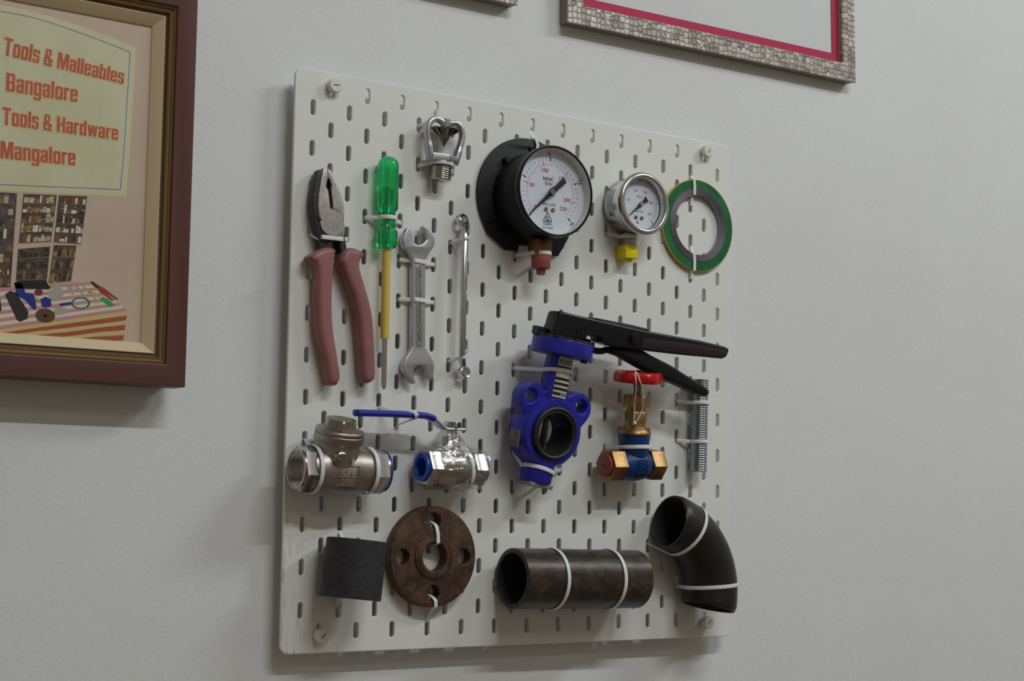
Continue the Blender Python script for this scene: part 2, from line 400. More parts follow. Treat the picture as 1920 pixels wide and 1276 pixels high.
for (x, y, a) in ((40, -16.5, 5), (520, -15.5, 50), (40, -543.5, 48), (520, -543, 40)):
    g = MB(); g.lathe([(4.4, -17), (4.4, 2), (6.6, 2), (7.2, 2.6), (7.2, 8.2), (6.5, 9)], TR(x, y, 0), 32)
    sc = put('mounting_screw', g, M_SCREW, pb)
    g = MB(); g.box((0, 0, 9.05), (6.4, .9, .3), TR(x, y, 0) @ ROT(a, 'Z')); put('screw_slot', g, M_SLOT, sc)
def near(px, py, dy=4.5):
    x, y = un(px, py, 0); s = min(SLOTS, key=lambda q: (q[0] - x) ** 2 + ((-q[1] - y) * .6) ** 2)
    return (s[0], max(-s[1] - dy, min(-s[1] + dy, y)))

# ---------------------------------------------------------------- cable ties
def tie(label, path, wdir, w=4.0, t=1.1, closed=True, bump=None):
    c = sum((Vector(p) for p in path), Vector()) / len(path)
    g = MB(); g.ribbon(path, wdir, w, t, closed)
    return solo('cable_tie', g, M_TIE, label, 'cable tie', tuple(c), 'white nylon cable ties on the pegboard')
def wrap(label, c, ad, R, A, B, a0=195, a1=-15, n=22, w=4.0):
    ad = Vector((ad[0], ad[1], 0)).normalized(); e1 = Vector((ad.y, -ad.x, 0)); c = Vector(c)
    if (Vector((*B, 0)) - Vector((*A, 0))).dot(e1) < 0: e1 = -e1
    P = [Vector((*A, -6.5)), Vector((*A, -2)), Vector((*A, 1.2))]
    for i in range(n + 1):
        a = radians(a0 + (a1 - a0) * i / n); P.append(c + e1 * (R * cos(a)) + Vector((0, 0, R * sin(a))))
    P += [Vector((*B, 1.2)), Vector((*B, -2)), Vector((*B, -6.5))]
    return tie(label, P, ad, w)
def over(label, A, B, L, Rr, zf, ad, zs=None, w=4.0):       # A, B slots; L, Rr: left and right shoulders of the thing; zf its front
    zs = zf * .55 if zs is None else zs
    P = [Vector((*A, -6.5)), Vector((*A, -2)), Vector((*A, 1.2)), Vector((*L, zs))]
    d = (Vector(Rr) - Vector(L)); k = min(.25, 1.6 / max(d.length, .1))
    P += [Vector((*(Vector(L) + d * k), zf + .6)), Vector((*(Vector(L) + d * .5), zf + .8)), Vector((*(Vector(Rr) - d * k), zf + .6)), Vector((*Rr, zs))]
    P += [Vector((*B, 1.2)), Vector((*B, -2)), Vector((*B, -6.5))]
    return tie(label, P, Vector((*ad, 0)), w)

# heavy condensed lettering for the poster: each letter is a set of strokes on a unit-capital grid
S_, XH = .18, .78
def _o(h=XH, w=.46): return [(0, .06, S_, h - .06), (w - S_, .06, w, h - .06), (.05, h - .13, w - .05, h), (.05, 0, w - .05, .13), (.02, h - .16, w - .02, h - .04), (.02, .04, w - .02, .16)]
GLY = {
    'T': (.56, [(0, .84, .56, 1), (.18, 0, .38, .9)]), 'o': (.46, _o()), 'l': (.19, [(0, 0, .19, 1)]),
    's': (.44, [(.03, .66, .41, XH), (0, .42, S_, .72), (.03, .34, .41, .47), (.26, .08, .44, .40), (.03, 0, .41, .12), (0, .08, .17, .24), (.27, .54, .44, .7)]),
    'M': (.76, [(0, 0, .19, 1), (.57, 0, .76, 1), [(.1, 1), (.27, 1), (.46, 0), (.30, 0)], [(.66, 1), (.49, 1), (.30, 0), (.46, 0)]]),
    'a': (.45, [(.26, 0, .45, XH - .06), (.04, XH - .13, .41, XH), (0, .54, .17, .72), (.05, .36, .3, .48), (0, .06, S_, .42), (.04, 0, .3, .13)]),
    'e': (.45, [(0, .06, S_, XH - .06), (.04, XH - .13, .41, XH), (.27, .36, .45, XH - .06), (.1, .34, .45, .46), (.04, 0, .41, .13), (.27, .06, .45, .25)]),
    'b': (.46, _o() + [(0, 0, S_, 1)]), 'd': (.46, _o() + [(.28, 0, .46, 1)]),
    'n': (.46, [(0, 0, S_, XH), (.28, 0, .46, XH - .06), (.1, XH - .13, .42, XH)]),
    'g': (.46, _o() + [(.28, -.16, .46, XH), (.03, -.24, .42, -.12), (0, -.2, .16, -.06)]),
    'r': (.33, [(0, 0, S_, XH), (.1, XH - .16, .33, XH)]),
    'B': (.54, [(0, 0, .2, 1), (.1, .86, .48, 1), (.1, .44, .48, .57), (.1, 0, .48, .14), (.34, .08, .54, .47), (.34, .54, .52, .92)]),
    'H': (.56, [(0, 0, .2, 1), (.36, 0, .56, 1), (.1, .43, .45, .58)]),
    'w': (.68, [[(0, XH), (.17, XH), (.26, 0), (.11, 0)], [(.26, XH), (.42, XH), (.26, 0), (.11, 0)], [(.26, XH), (.42, XH), (.57, 0), (.42, 0)], [(.51, XH), (.68, XH), (.57, 0), (.42, 0)]]),
    '&': (.58, [(.08, .86, .42, 1), (.05, .58, .21, .92), (.3, .64, .45, .92), (.08, .48, .4, .62), (0, .06, S_, .52), (.05, 0, .42, .14), (.32, .06, .5, .34), [(.12, .6), (.3, .6), (.6, 0), (.4, 0)], (.4, .28, .58, .44)]),
}
def heavy_text(g, s, p0, p1, h0, h1, z, grow=0.0):
    x = 0; items = []
    for ch in s:
        if ch == ' ': x += .24; continue
        w, st = GLY[ch]
        for q in st:
            poly = [(q[0], q[1]), (q[2], q[1]), (q[2], q[3]), (q[0], q[3])] if isinstance(q, tuple) else q
            items.append([(x + a, b) for a, b in poly])
        x += w + .055
    T = x - .055; d = Vector((p1[0] - p0[0], p1[1] - p0[1])); L = d.length; d.normalize(); n = Vector((-d.y, d.x))
    for iq, poly in enumerate(items):
        cx_ = sum(a for a, b in poly) / 4; cy_ = sum(b for a, b in poly) / 4; out = []
        for a, b in poly:
            t = a / T; h = h0 + (h1 - h0) * t
            q = Vector(p0) + d * (L * t + math.copysign(grow, a - cx_)) + n * (b * h + math.copysign(grow, b - cy_)); out.append(q)
        g.flat(out, z + .0008 * iq)

# ================================================================ butterfly valve
bv = thing('butterfly_valve', 'blue wafer butterfly valve with black squeeze lever, largest valve on the board', 'valve', (277, -343.5, 32), (8, 0, -7.5))
BVM = TR(277, -343.5, 32) @ Euler((radians(8), 0, radians(-7.5)), 'XYZ').to_matrix().to_4x4()
g = MB(); g.lathe([(25, -17), (33, -17), (36, -13), (36.5, 0), (36, 11), (33.5, 15.5), (25.5, 15.5)], 'z', 64, closed=True)
g.lathe([(14.6, 25), (14.2, 50), (14.0, 80)], 'y', 40)
g.tube([(0, 22, 0), (0, 32, 0), (0, 42, 0)], [(17, 15), (14, 13.5), (12, 12)], 28, caps=False)
for sx in (-1, 1):
    ear = [(sx * 8, 44), (sx * 16, 40), (sx * 25, 45.5), (sx * 33, 46), (sx * 42, 41), (sx * 46.5, 32), (sx * 45, 22), (sx * 38, 11), (sx * 34, 2), (sx * 20, 6), (sx * 8, 30)]
    kx = 1 if sx > 0 else .9
    g.prism([[(x * kx, y) for x, y in sm(ear, 5)], circ(sx * 33.5 * kx, 32, 7.2, 20)], -11, 8, 1.5)
g.lathe([(17.5, -28), (16.6, -36), (16.4, -51), (15.6, -52.5)], 'y', 40)
put('body', g, M_BLUE, bv)
g = MB(); g.lathe([(20.3, -14), (21, -18.5), (26, -18.5), (26.4, -16), (26.4, 15), (27.2, 17), (26.6, 19.6), (24.8, 20.6), (23.4, 19.4), (22.4, 19.2), (21.0, 19.6), (20.2, 17), (20.2, 0)], 'z', 64, closed=True)
put('rubber_seat', g, M_RUBBER_SHADE, bv)
g = MB(); g.lathe([(1e-4, -2.6), (10, -2.4), (19, -1.2), (20, 0), (19, 1.2), (10, 2.4), (1e-4, 2.6)], TR(0, 0, 0) @ ROT(62, 'Y'), 40); g.lathe([(4, -20), (4, 20)], 'y', 16)
put('disc', g, mat('bronze_disc', '8A7868', .45, .7, c2='6F5F52', nscale=60), bv)
g = MB(); g.prism([circ(.6, 0, 31.8, 56)], 0, 16, 1.2, M=Matrix(((1, 0, 0, 0), (0, 0, 1, 78.5), (0, -1, 0, 0), (0, 0, 0, 1))))
put('mounting_flange', g, M_BLUE, bv)
for a in (-52, 52):
    g = MB(); g.lathe([(3.6, 75.6), (3.6, 79)], TR(25 * sin(radians(a)), 0, 25 * cos(radians(a))) @ AX['y'], 6); put('flange_bolt', g, M_BLKSTEEL, bv)
notch = []
for i in range(72):
    a = 2 * pi * i / 72; rr = 31.5 if (i // 2) % 2 == 0 or not (20 < i < 52) else 28.5
    notch.append((rr * cos(a), rr * sin(a)))
YM = lambda h: Matrix(((1, 0, 0, 0), (0, 0, 1, h), (0, -1, 0, 0), (0, 0, 0, 1)))
g = MB(); g.prism([notch], 0, 2.2, .2, 1, YM(94.4)); g.box((-26, 99, -6), (14, 8, 9)); g.lathe([(11, 90), (11, 104)], 'y', 24)
put('notch_plate', g, M_BLKSTEEL, bv)
# lever drawn in the valve's own leaning frame
def bvl(pts, x0, y0, s, d): return [unm(x0 + p[0] / s, y0 + p[1] / s, BVM, d - 32) for p in pts]
Z1 = (980, 560, 9.115); Z2 = (1160, 580, 7.0875)
up1 = bvl([(390, 640), (405, 500), (440, 430), (480, 290), (500, 232), (535, 205)], *Z1, 32) + bvl([(780, 238), (920, 275), (1240, 345)], *Z1, 46)
up2 = bvl([(390, 285), (1100, 412), (1430, 495), (1470, 520), (1472, 560), (1440, 630), (1385, 657), (800, 600), (340, 545), (60, 515)], *Z2, 46)
up3 = bvl([(1500, 800), (1370, 745), (1340, 660), (1130, 625), (1090, 700), (960, 690), (820, 712)], *Z1, 46)
g = MB(); g.prism([up1 + up2 + up3], -8, 14, 2.6, 3)
lev = put('lever', g, M_BLACKG, bv)
g = MB(); g.prism([bvl([(330, 372), (700, 425), (1100, 478), (1420, 540), (1440, 575), (1370, 632), (800, 575), (420, 530), (300, 500)], *Z2, 46)], 13.8, 14.5, .3, 1)
put('lever_recess', g, mat('maroon_sheen_paint', '31202A', .4), lev)
g = MB(); q = bvl([(1240, 325), (1820, 437)], *Z1, 40) + bvl([(360, 252), (395, 285), (0, 222)], *Z2, 40) + bvl([(1240, 345)], *Z1, 40)
g.prism([q], -11, 11, .5, 1); put('lever_top_strip', g, mat('worn_black_steel', '55534E', .45, .6), lev)
p = bvl([(205, 390)], *Z2, 46)[0]
g = MB(); g.lathe([(6.2, 13), (6.2, 17), (5, 18.6), (1e-4, 19)], TR(p[0], p[1], 0), 24); put('pivot_pin', g, M_BLACKG, lev)
p = bvl([(965, 520)], *Z1, 46)[0]
g = MB(); g.lathe([(4.2, 13.9), (4.2, 14.6), (2.6, 14.8), (2.6, 13.9)], TR(p[0], p[1], 0), 20, closed=True); put('pin_hole_rim', g, M_BLACK, lev)
trig = bvl([(1560, 860), (1640, 835)], *Z1, 40) + bvl([(200, 525), (340, 548), (430, 605), (700, 740), (980, 920), (1150, 1025), (1205, 1075), (1205, 1120), (1175, 1152), (1130, 1150), (980, 1085), (820, 1010), (560, 900), (300, 765), (60, 630)], *Z2, 40) + bvl([(1560, 935)], *Z1, 40)
g = MB(); g.prism([trig], -9, 9, 3, 3)
tr_ = put('squeeze_trigger', g, M_BLACK, bv)
g = MB(); hk = bvl([(1240, 865), (1330, 895), (1430, 900), (1500, 880), (1600, 880)], *Z1, 40)
g.tube([(x, y, 0) for x, y in cr([(a, b, 0) for a, b in hk], 4) for _ in (0,)] if False else [(v.x, v.y, 0) for v in cr([(a, b, 0) for a, b in hk], 4)], 3.4, 10)
hk = bvl([(1262, 860), (1278, 750)], *Z1, 40); g.tube([(*hk[0], 0), (*hk[1], 0)], [2.6, 2.0], 8)
q = bvl([(1060, 770), (1075, 700), (1150, 685), (1205, 705), (1195, 810)], *Z1, 40); g.prism([q], -5, 5, .6, 1)
put('latch_hook', g, M_BLACK, tr_)
# label strip on the neck, bent round the neck's front
def onneck(p):
    r = 14.9; return Vector((r * sin(p.x / r), p.y, r * cos(p.x / r) + (0 if p.y > 45 else (45 - p.y) * .02)))
def strip(g, x0, x1, y0, y1, n=8, dz=0):
    for i in range(n):
        a = x0 + (x1 - x0) * i / n; b = x0 + (x1 - x0) * (i + 1) / n
        vs = [onneck(Vector((u, w, 0))) for u, w in ((a, y0), (b, y0), (b, y1), (a, y1))]
        for v in vs: v.x *= 1 + dz / 13; v.z *= 1 + dz / 13
        g.add(vs, [(0, 1, 2, 3)])
g = MB(); strip(g, -9.5, 8.5, 36, 77.5); lb = put('label_strip', g, M_LABEL, bv)
g = MB()
g.text('FLOSYS', (-8.2, 70), (7.2, 70), 4.8, fn=lambda p: onneck(p) * 1.012 + Vector((0, p.y * -.012, 0)), bold=.01)
put('label_name', g, M_INK, lb)
g = MB()
for y in (65, 53.5, 48.3, 43.2, 38.2): strip(g, -9.3, 8.3, y, y + 2.9, dz=.2)
bk = put('label_rows', g, M_INK, lb)
g = MB(); g.text('EPDM', (-1, 38.7), (7, 38.7), 1.9, fn=lambda p: onneck(p) * 1.025 + Vector((0, p.y * -.025, 0)), bold=.01); put('label_lining', g, M_LABEL, lb)
g = MB(); g.prism([rrect(-14.5, -57, 14.5, -52.4, 1.2)], -14, 13, .8); g.lathe([(2, -61), (2, -57)], TR(9, 0, 8) @ AX['y'], 10)
put('bottom_plate', g, M_GREYMET, bv)
g = MB(); g.box((-35.2, -13, 0), (2.6, 17, 17), None, .6); put('name_plate_scrape', g, M_SANDY, bv)

# ================================================================ check valve
cv = thing('swing_check_valve', 'threaded stainless swing check valve with hexagonal cap, left end of its row', 'valve', (44, -388.5, 25), (16, 0, 0))
g = MB(); L = 46
g.lathe([(19.5, -34), (20.5, -31), (21.5, -22), (22.6, -10), (23, 4), (22.3, 16), (20.5, 26), (19.5, 31)], 'x', 56, caps=False)
g.tube([(-6, 2, 0), (-6, 14, 0), (-6, 22, 0), (-6, 29, 0)], [(23, 22), (22, 21.5), (21.2, 21.2), (21, 21)], 40, up=(0, 0, 1), caps=False)
g.lathe([(21, 26.2), (23, 27), (23.6, 27.8), (23.6, 34.4), (23, 35), (21.8, 35.1)], TR(-6, 0, 0) @ AX['y'], 56)
body = put('body', g, M_CAST, cv)
for s_ in (-1, 1):
    g = MB(); hx = [(q * 22.2, w * 22.2) for q, w in HEX]
    Mx = Matrix(((0, 0, 1, 0), (1, 0, 0, 0), (0, 1, 0, 0), (0, 0, 0, 1)))
    g.prism([[(a, b) for a, b in hx], circ(0, 0, 16.2, 40)], 31 if s_ > 0 else -43.5, 43.5 if s_ > 0 else -31, .7, 1, Mx)
    e = s_ * 43.3; prof = [(19.2, e), (19.2, e + s_ * 2.2), (18.6, e + s_ * 2.7), (16.6, e + s_ * 2.7)]
    k = 0
    while k < 7: prof += [(16.6 - .1 * k, e + s_ * (1.6 - 2.2 * k)), (15.4 - .1 * k, e + s_ * (.5 - 2.2 * k))]; k += 1
    prof += [(14.0, e - s_ * 16), (1e-4, e - s_ * 16.2)]
    g.lathe(prof, 'x', 48, caps=False)
    put('hex_end', g, M_MACH, cv)
g = MB(); g.lathe([(17.2, 46), (19.8, 46), (19.8, 47.4), (1e-4, 47.4)], 'x', 40); put('end_cap', g, M_BLUEPL, cv, )
g = MB(); g.lathe([(21.8, 35.0), (21.8, 35.7), (23.0, 35.8), (23.3, 36.6), (23.2, 38.2), (22.2, 39.4), (1e-4, 39.6)], TR(-6, 0, 0) @ AX['y'], 56)
cap = put('cap', g, M_CAST, cv)
g = MB()
def hexnut(g, R, h0, h1, M, ch=1.4, ph=0):      # hexagon with chamfered crown
    n = 72; vs = []; prof = [(1, h0), (1, h1 - ch * .2)]
    def rh(a): a = (a + ph) % (pi / 3) - pi / 6; return R * cos(pi / 6) / cos(a)
    rings = []
    for i in range(n):
        a = 2 * pi * i / n; r = rh(a); k = (r - R * cos(pi / 6)) / (R * (1 - cos(pi / 6)))
        rings.append(((r, h0), (r, h1 - ch * (.25 + k)), (R * .9, h1)))
    for j in range(3):
        for i in range(n): a = 2 * pi * i / n; vs.append((rings[i][j][0] * cos(a), rings[i][j][0] * sin(a), rings[i][j][1]))
    fs = [(j * n + i, j * n + (i + 1) % n, (j + 1) * n + (i + 1) % n, (j + 1) * n + i) for j in range(2) for i in range(n)]
    fs += [tuple(range(n))[::-1], tuple(2 * n + i for i in range(n))]
    g.add(vs, fs, M)
hexnut(g, 15.2, 39, 49, TR(-6, 0, 0) @ AX['y'], 1.6, .35); put('cap_hexagon', g, M_CAST, cap)
g = MB(); g.lathe([(6.6, 14), (6.2, 23.5), (5.4, 24.2), (1e-4, 24.4)], TR(-13, 16.5, 0), 28)
hexnut(g, 4.6, 24, 28, TR(-13, 16.5, 0), 1.0); put('hinge_pin', g, M_MACH, cv)
def oncv(p):
    x, y = p.x, p.y; r = 22.9; return Vector((x, r * sin(y / r), r * cos(y / r) + .12))
g = MB()
g.text('1', (-.6, 10), (2.6, 10.4), 6.6, fn=lambda p: Vector((p.x, p.y, sqrt(max(1, 22.2 ** 2 - (p.x + 6) ** 2)) + 1.3)) if p.y > 9 else oncv(p), bold=.005)
g.text('CF8', (-9, 1), (5.2, 1.4), 6.2, fn=oncv, bold=.0)
g.text('200', (-10, -8), (5.0, -7.6), 6.2, fn=oncv, bold=.0)
put('cast_lettering', g, mat('cast_letter_highlight', 'CFC7C0', .45, .5), cv)  # lighter colour painted in for the highlights on raised letters
g = MB()
for lp in ([(-13, 9, 0), (7.6, 9.2, 0), (8.6, 8, 0), (8.4, .2, 0), (7.4, -.6, 0), (-12, -.6, 0)], [(-14, -10, 0), (5, -9.8, 0), (7.5, -10.6, 0)]):
    P = [oncv(v) for v in cr(lp, 4)]; g.tube(P, .45, 6)
put('cast_border', g, M_CAST, cv)

# ================================================================ ball valve
ba = thing('ball_valve', 'small steel ball valve with blue lever, wrapped in clear film', 'valve', (168, -383.5, 24), (6, 0, 0))
g = MB(); g.lathe([(15.6, -20), (18, -17), (19.4, -8), (20, 0), (19.4, 7), (17.6, 14), (14.6, 19), (13.8, 22)], 'x', 48, caps=False)
g.lathe([(10, 12), (9.2, 26), (8.8, 31), (6, 31.5)], TR(-1, 0, 0) @ AX['y'], 36)
put('body', g, M_MACH, ba)
for a, b, R in ((-31, -17, 18.6), (22, 35.5, 17.6)):
    g = MB(); Mx = Matrix(((0, 0, 1, 0), (1, 0, 0, 0), (0, 1, 0, 0), (0, 0, 0, 1)))
    g.prism([[(q * R, w * R) for q, w in HEX], circ(0, 0, 12, 36)], a, b, .8, 1, Mx); put('hex_end', g, M_MACH, ba)
g = MB(); g.lathe([(9.4, -20), (9.2, -33.2), (9.8, -34), (13.6, -34), (14.1, -33), (14.1, -31)], 'x', 44, caps=False); g.lathe([(9.4, -20), (1e-4, -19.8)], 'x', 30)
put('end_cap', g, M_BLUEPL, ba)
g = MB(); g.lathe([(12.5, 35.4), (13.8, 36), (13.8, 38), (1e-4, 38.2)], 'x', 40); put('end_cap', g, M_BLUEPL, ba)
g = MB(); g.lathe([(5, 30), (5, 40.5)], TR(-1, 0, 0) @ AX['y'], 24); hexnut(g, 9.0, 39.6, 45.5, TR(-1, 0, 0) @ AX['y'], 1.2)
put('stem_nut', g, M_STEEL, ba)
g = MB(); g.lathe([(4.4, 8.6), (4.4, 10.2), (3.2, 10.4), (3.0, 8)], TR(-4, 24, 0), 24, caps=True); put('stop_boss', g, M_MACH, ba)
hp = [(10, 38.6, 0), (-4, 38.6, 0), (-12, 38.8, 0), (-19, 43.5, 0), (-27, 49, 0), (-33, 50, 0), (-40, 50, 0)]
g = MB(); g.tube([tuple(p) for p in cr(hp, 5)], [(1.4, 8)] * 31, 12, up=(0, 0, 1), sq=5); hd = put('handle', g, M_SATIN, ba)
hv = cr([(-25, 47.6, 0), (-33, 50, 0), (-50, 50.2, 0), (-80, 50, 0), (-106, 49.4, 0), (-111.5, 49, 0)], 5)
nr = [(3.3, 8.2 if i < 19 else 8.2 - .5 * (i - 18)) for i in range(len(hv) - 1)] + [(1.8, 3)]
g = MB(); g.tube(hv, nr, 18, up=(0, 0, 1), sq=2.8); put('lever_sleeve', g, M_BLUEVIN, hd)
g = MB(); g.text('DN32', (-4, 2.5), (9, 2.8), 4, fn=lambda p: Vector((p.x, 20 * sin(p.y / 20), 20 * cos(p.y / 20) + .1)))
g.text('CF8', (-1.5, -4.5), (7.5, -4.3), 4, fn=lambda p: Vector((p.x, 20 * sin(p.y / 20), 20 * cos(p.y / 20) + .1)))
put('cast_lettering', g, M_SATIN, ba)
# film wrap: one crumpled skin drawn around the body and up to the bend of the lever
g = MB(); n = 44; rows = []
rnd = random.Random(3)
ph = [rnd.random() * 6.28 for _ in range(12)]
for j in range(15):
    x = -31.5 + 68 * j / 14; ring = []
    top = 20 + 24 * max(0, 1 - abs((x + 4) / 21.0)) ** .8 if -27 < x < 17 else 19
    for i in range(n):
        a = 2 * pi * i / n; r = 21.3 - max(0, x - 18) * .12 - max(0, -x - 26) * .25
        c, s_ = cos(a), sin(a)
        if s_ > 0: yy = r * s_ + (top - 20) * s_ ** 2.0 if top > 20 else r * s_
        else: yy = r * s_
        zz = r * c * (1 - .42 * max(0, s_) ** 3 * (1 if top > 24 else 0))
        w = .5 * sin(3 * a + .33 * x + ph[0]) + .45 * sin(7 * a - .5 * x + ph[1]) + .3 * sin(11 * a + .9 * x + ph[2])
        ring.append((x + .6 * sin(5 * a + ph[3]), yy + w * s_, zz + w * c))
    rows.append(ring)
vs = [v for r_ in rows for v in r_]
fs = [(j * n + i, j * n + (i + 1) % n, (j + 1) * n + (i + 1) % n, (j + 1) * n + i) for j in range(14) for i in range(n)]
g.add(vs, fs)
put('film_wrap', g, M_FILM, ba, ang=180)

# ================================================================ gate valve
gv = thing('gate_valve', 'brass gate valve with red handwheel and blue painted body', 'valve', (396.5, -374, 26), (8, 0, 2))
HY = AX['y']
def fl(a, h): return 1 + .055 * cos(5 * a)
g = MB(); g.lathe([(21.5, 87), (24, 87), (25.4, 89), (25.6, 93), (24.8, 97), (22.5, 99), (20.6, 98), (20, 95), (20.6, 89)], HY, 80, closed=True, mod=fl)
for k in range(5):
    a = 2 * pi * k / 5; g.tube([(4 * cos(a), 93, 4 * sin(a)), (13 * cos(a), 91.5, 13 * sin(a)), (22 * cos(a), 93, 22 * sin(a))], [(3.6, 3), (3, 2.4), (3.4, 3)], 12)
g.lathe([(6, 88), (6.5, 90), (6.5, 96), (5.6, 98)], HY, 28)
put('handwheel', g, M_REDP, gv)
g = MB(); g.lathe([(4, 60), (4, 88), (3.6, 99.5), (2.2, 100.5)], HY, 20); put('stem', g, M_BRASSD, gv)
g = MB(); hexnut(g, 14.4, 61, 74.5, HY, 1.3, .1); put('gland_nut', g, M_BRASS, gv)
g = MB(); g.lathe([(9.5, 56), (9.5, 61)], HY, 32)
g.lathe([(12.6 * 1.0, 46.5), (12.8, 56), (12, 57)], HY, 6, phase=.25); g.lathe([(12, 40), (11.2, 43), (11, 47)], HY, 40)
g.lathe([(17.6, 33.2), (17.4, 35), (14.5, 38.4), (12, 41)], HY, 48); put('bonnet', g, M_BRASS, gv)
g = MB(); g.lathe([(14, 6), (15.6, 14), (16.3, 17), (16.5, 33.2), (16, 33.6)], HY, 48)
g.lathe([(13, -19), (15.2, -16), (16.6, -5), (16.6, 6), (15, 16), (13, 19)], 'x', 48)
g.sphere((0, -1, 0), 16.5, (1.05, 1, 1))
put('body', g, M_BLUED, gv)
Mx = Matrix(((0, 0, 1, 0), (1, 0, 0, 0), (0, 1, 0, 0), (0, 0, 0, 1)))
for a, b in ((-36, -17.5), (17.5, 35)):
    g = MB(); g.prism([[(q * 17.6, w * 17.6) for q, w in HEX], circ(0, 0, 11, 30)], a, b, 1.2, 2, Mx)
    if b > 0: g.lathe([(1e-4, 33.8), (13.6, 34), (13.6, 36.4), (12.4, 37), (10.8, 37), (10.8, 34)], 'x', 36, caps=False)
    put('hex_end', g, M_BRASS, gv)
g = MB(); g.lathe([(10.5, -30), (10.5, -35.8), (12.3, -36), (12.3, -38.6), (11.4, -39.2), (1e-4, -39.2)], 'x', 36); pl = put('red_plug', g, M_RED, gv)
g = MB(); g.box((-39.3, 0, 0), (.4, 3.4, 1.6), ROT(20, 'X')); put('plug_slot', g, M_INK, pl)
g = MB()
P = [(-6, 6.5), (6, 6.5), (6, -6.5), (-6, -6.5)]
fb = lambda x, y, k=16.75: Vector((x, y, sqrt(max(1, (k + .35) ** 2 - y * y - .02 * x * x))))
for i in range(4):
    a, b = P[i], P[(i + 1) % 4]; g.tube([fb(a[0] + (b[0] - a[0]) * t / 6, a[1] + (b[1] - a[1]) * t / 6) for t in range(7)], .5, 6)
g.tube([fb(*q) for q in ((-3, 4), (3, 3.4), (-1, 0), (3, -2), (-3, -4))], .55, 6); g.tube([fb(*q) for q in ((-3.4, 4), (-3.2, 0), (-3.4, -4))], .5, 6)
for x in (-4.5, -1.5, 1.5, 4.5): g.tube([fb(x, -9.2), fb(x + .6, -11.6)], .5, 6)
put('cast_emblem', g, M_BLUED, gv)
# string looped over the wheel
g = MB(); z_ = lambda x, y, d: (*un(1110 + x / 5.317, 680 + y / 5.317, d), d)
pts = [z_(418, 600, 45), z_(420, 500, 47), z_(425, 400, 51), z_(440, 250, 60), z_(436, 170, 64), z_(432, 92, 60), z_(452, 108, 62), z_(478, 180, 66), z_(500, 250, 62), z_(508, 340, 56), z_(508, 420, 50), z_(495, 480, 47), z_(460, 555, 45), z_(425, 602, 43)]
g.tube(cr(pts, 5), .55, 8); g.sphere(z_(423, 600, 43.5), 2.1)
solo('white_string', g, mat('white_string_nylon', 'E8E6E2', .5), 'thin white string looped over the red handwheel of the brass valve', 'string', z_(430, 92, 50))

# ================================================================ stud
st = thing('threaded_stud', 'zinc plated threaded rod strapped upright below the black lever tip', 'threaded rod', (502.7, -328, 11.5), (0, 0, -1.5))
prof = [(8, -50.8)]; h = -50.5
while h < 50: prof += [(8.6, h), (9.8, h + .7), (9.8, h + 1.2), (8.6, h + 1.9)]; h += 2.5
prof += [(8, 50.6)]
g = MB(); g.lathe(prof, 'y', 32); put('rod', g, M_ZINC, st, ang=60)

# ================================================================ pliers
PL = (45, -200, 0); ZA = (560, 280, 6.38); ZB = (560, 460, 4.557)
pli = thing('pliers', 'combination pliers with dark steel jaws and faded pink grips', 'pliers', PL)
g = MB(); jl = zt([(341, 222), (296, 224), (235, 245), (210, 320), (185, 440), (168, 540), (161, 660), (172, 770), (190, 880), (212, 990), (255, 1100), (420, 1100), (410, 1040), (400, 800), (375, 690), (350, 490), (318, 440), (345, 355)], *ZA, 13, PL)
g.prism([jl], 3.5, 15, 1.0, 1); put('jaw', g, M_BLKSTEEL, pli)
g = MB(); jr = zt([(341, 222), (384, 260), (430, 370), (480, 470), (520, 580), (540, 690), (545, 780), (530, 860), (548, 890), (550, 970), (540, 1060), (420, 1060), (400, 800), (408, 690), (385, 490), (390, 420), (365, 355), (345, 350)], *ZA, 14, PL)
g.prism([jr], 3.5, 15, .8, 1); j2 = put('jaw', g, M_PLIERFACE, pli)
g = MB(); fl_ = zt([(339, 224), (298, 228), (265, 380), (240, 540), (233, 660), (242, 770), (262, 880), (310, 980), (400, 1035), (398, 800), (372, 692), (350, 495), (322, 440), (343, 352)], *ZA, 15.2, PL)
g.prism([fl_], 14.4, 15.7, .3, 1); put('jaw_face', g, M_PLIERFACE, pli)
g = MB(); g.prism([zt([(330, 340), (372, 345), (400, 420), (420, 700), (360, 700), (310, 430)], *ZA, 10, PL)], 3, 11, .3, 1); put('jaw_gap_shade', g, M_RUBBER_SHADE, pli)  # black backing plate standing in for the shade between the jaws
g = MB()
for k in range(9):       # pipe-grip teeth
    for sx, x in ((-1, 318 + 4 * abs(k - 4) * 1.2), (1, 386 - 4 * abs(k - 4) * 1.2)):
        q = zt([(x, 362 + k * 15)], *ZA, 15, PL)[0]; g.lathe([(.75, 9), (.75, 15.6)], TR(q[0], q[1], 0), 8)
put('grip_teeth', g, M_RUBBER_SHADE, pli)
c = zt([(402, 870)], *ZA, 15.7, PL)[0]
g = MB(); g.lathe([(12.8, 14.8), (12.8, 15.75), (1e-4, 15.75)], TR(*c, 0) , 48); rv = put('pivot', g, M_PLIERFACE, pli)
g = MB()
for a0, a1, rr in ((.2, 1.7, 12.9), (3.5, 5.1, 12.9)): g.tube([(c[0] + rr * cos(a0 + (a1 - a0) * i / 16), c[1] + rr * 1.06 * sin(a0 + (a1 - a0) * i / 16), 15.7) for i in range(17)], .32, 6)
for a in range(14):
    t = a * 2 * pi / 14; g.box((c[0] + 7.6 * cos(t), c[1] + 8 * sin(t), 15.8), (.5, 1.5, .12), None)
put('pivot_engraving', g, mat('faint_engraving', '7E7672', .5, .5), rv)
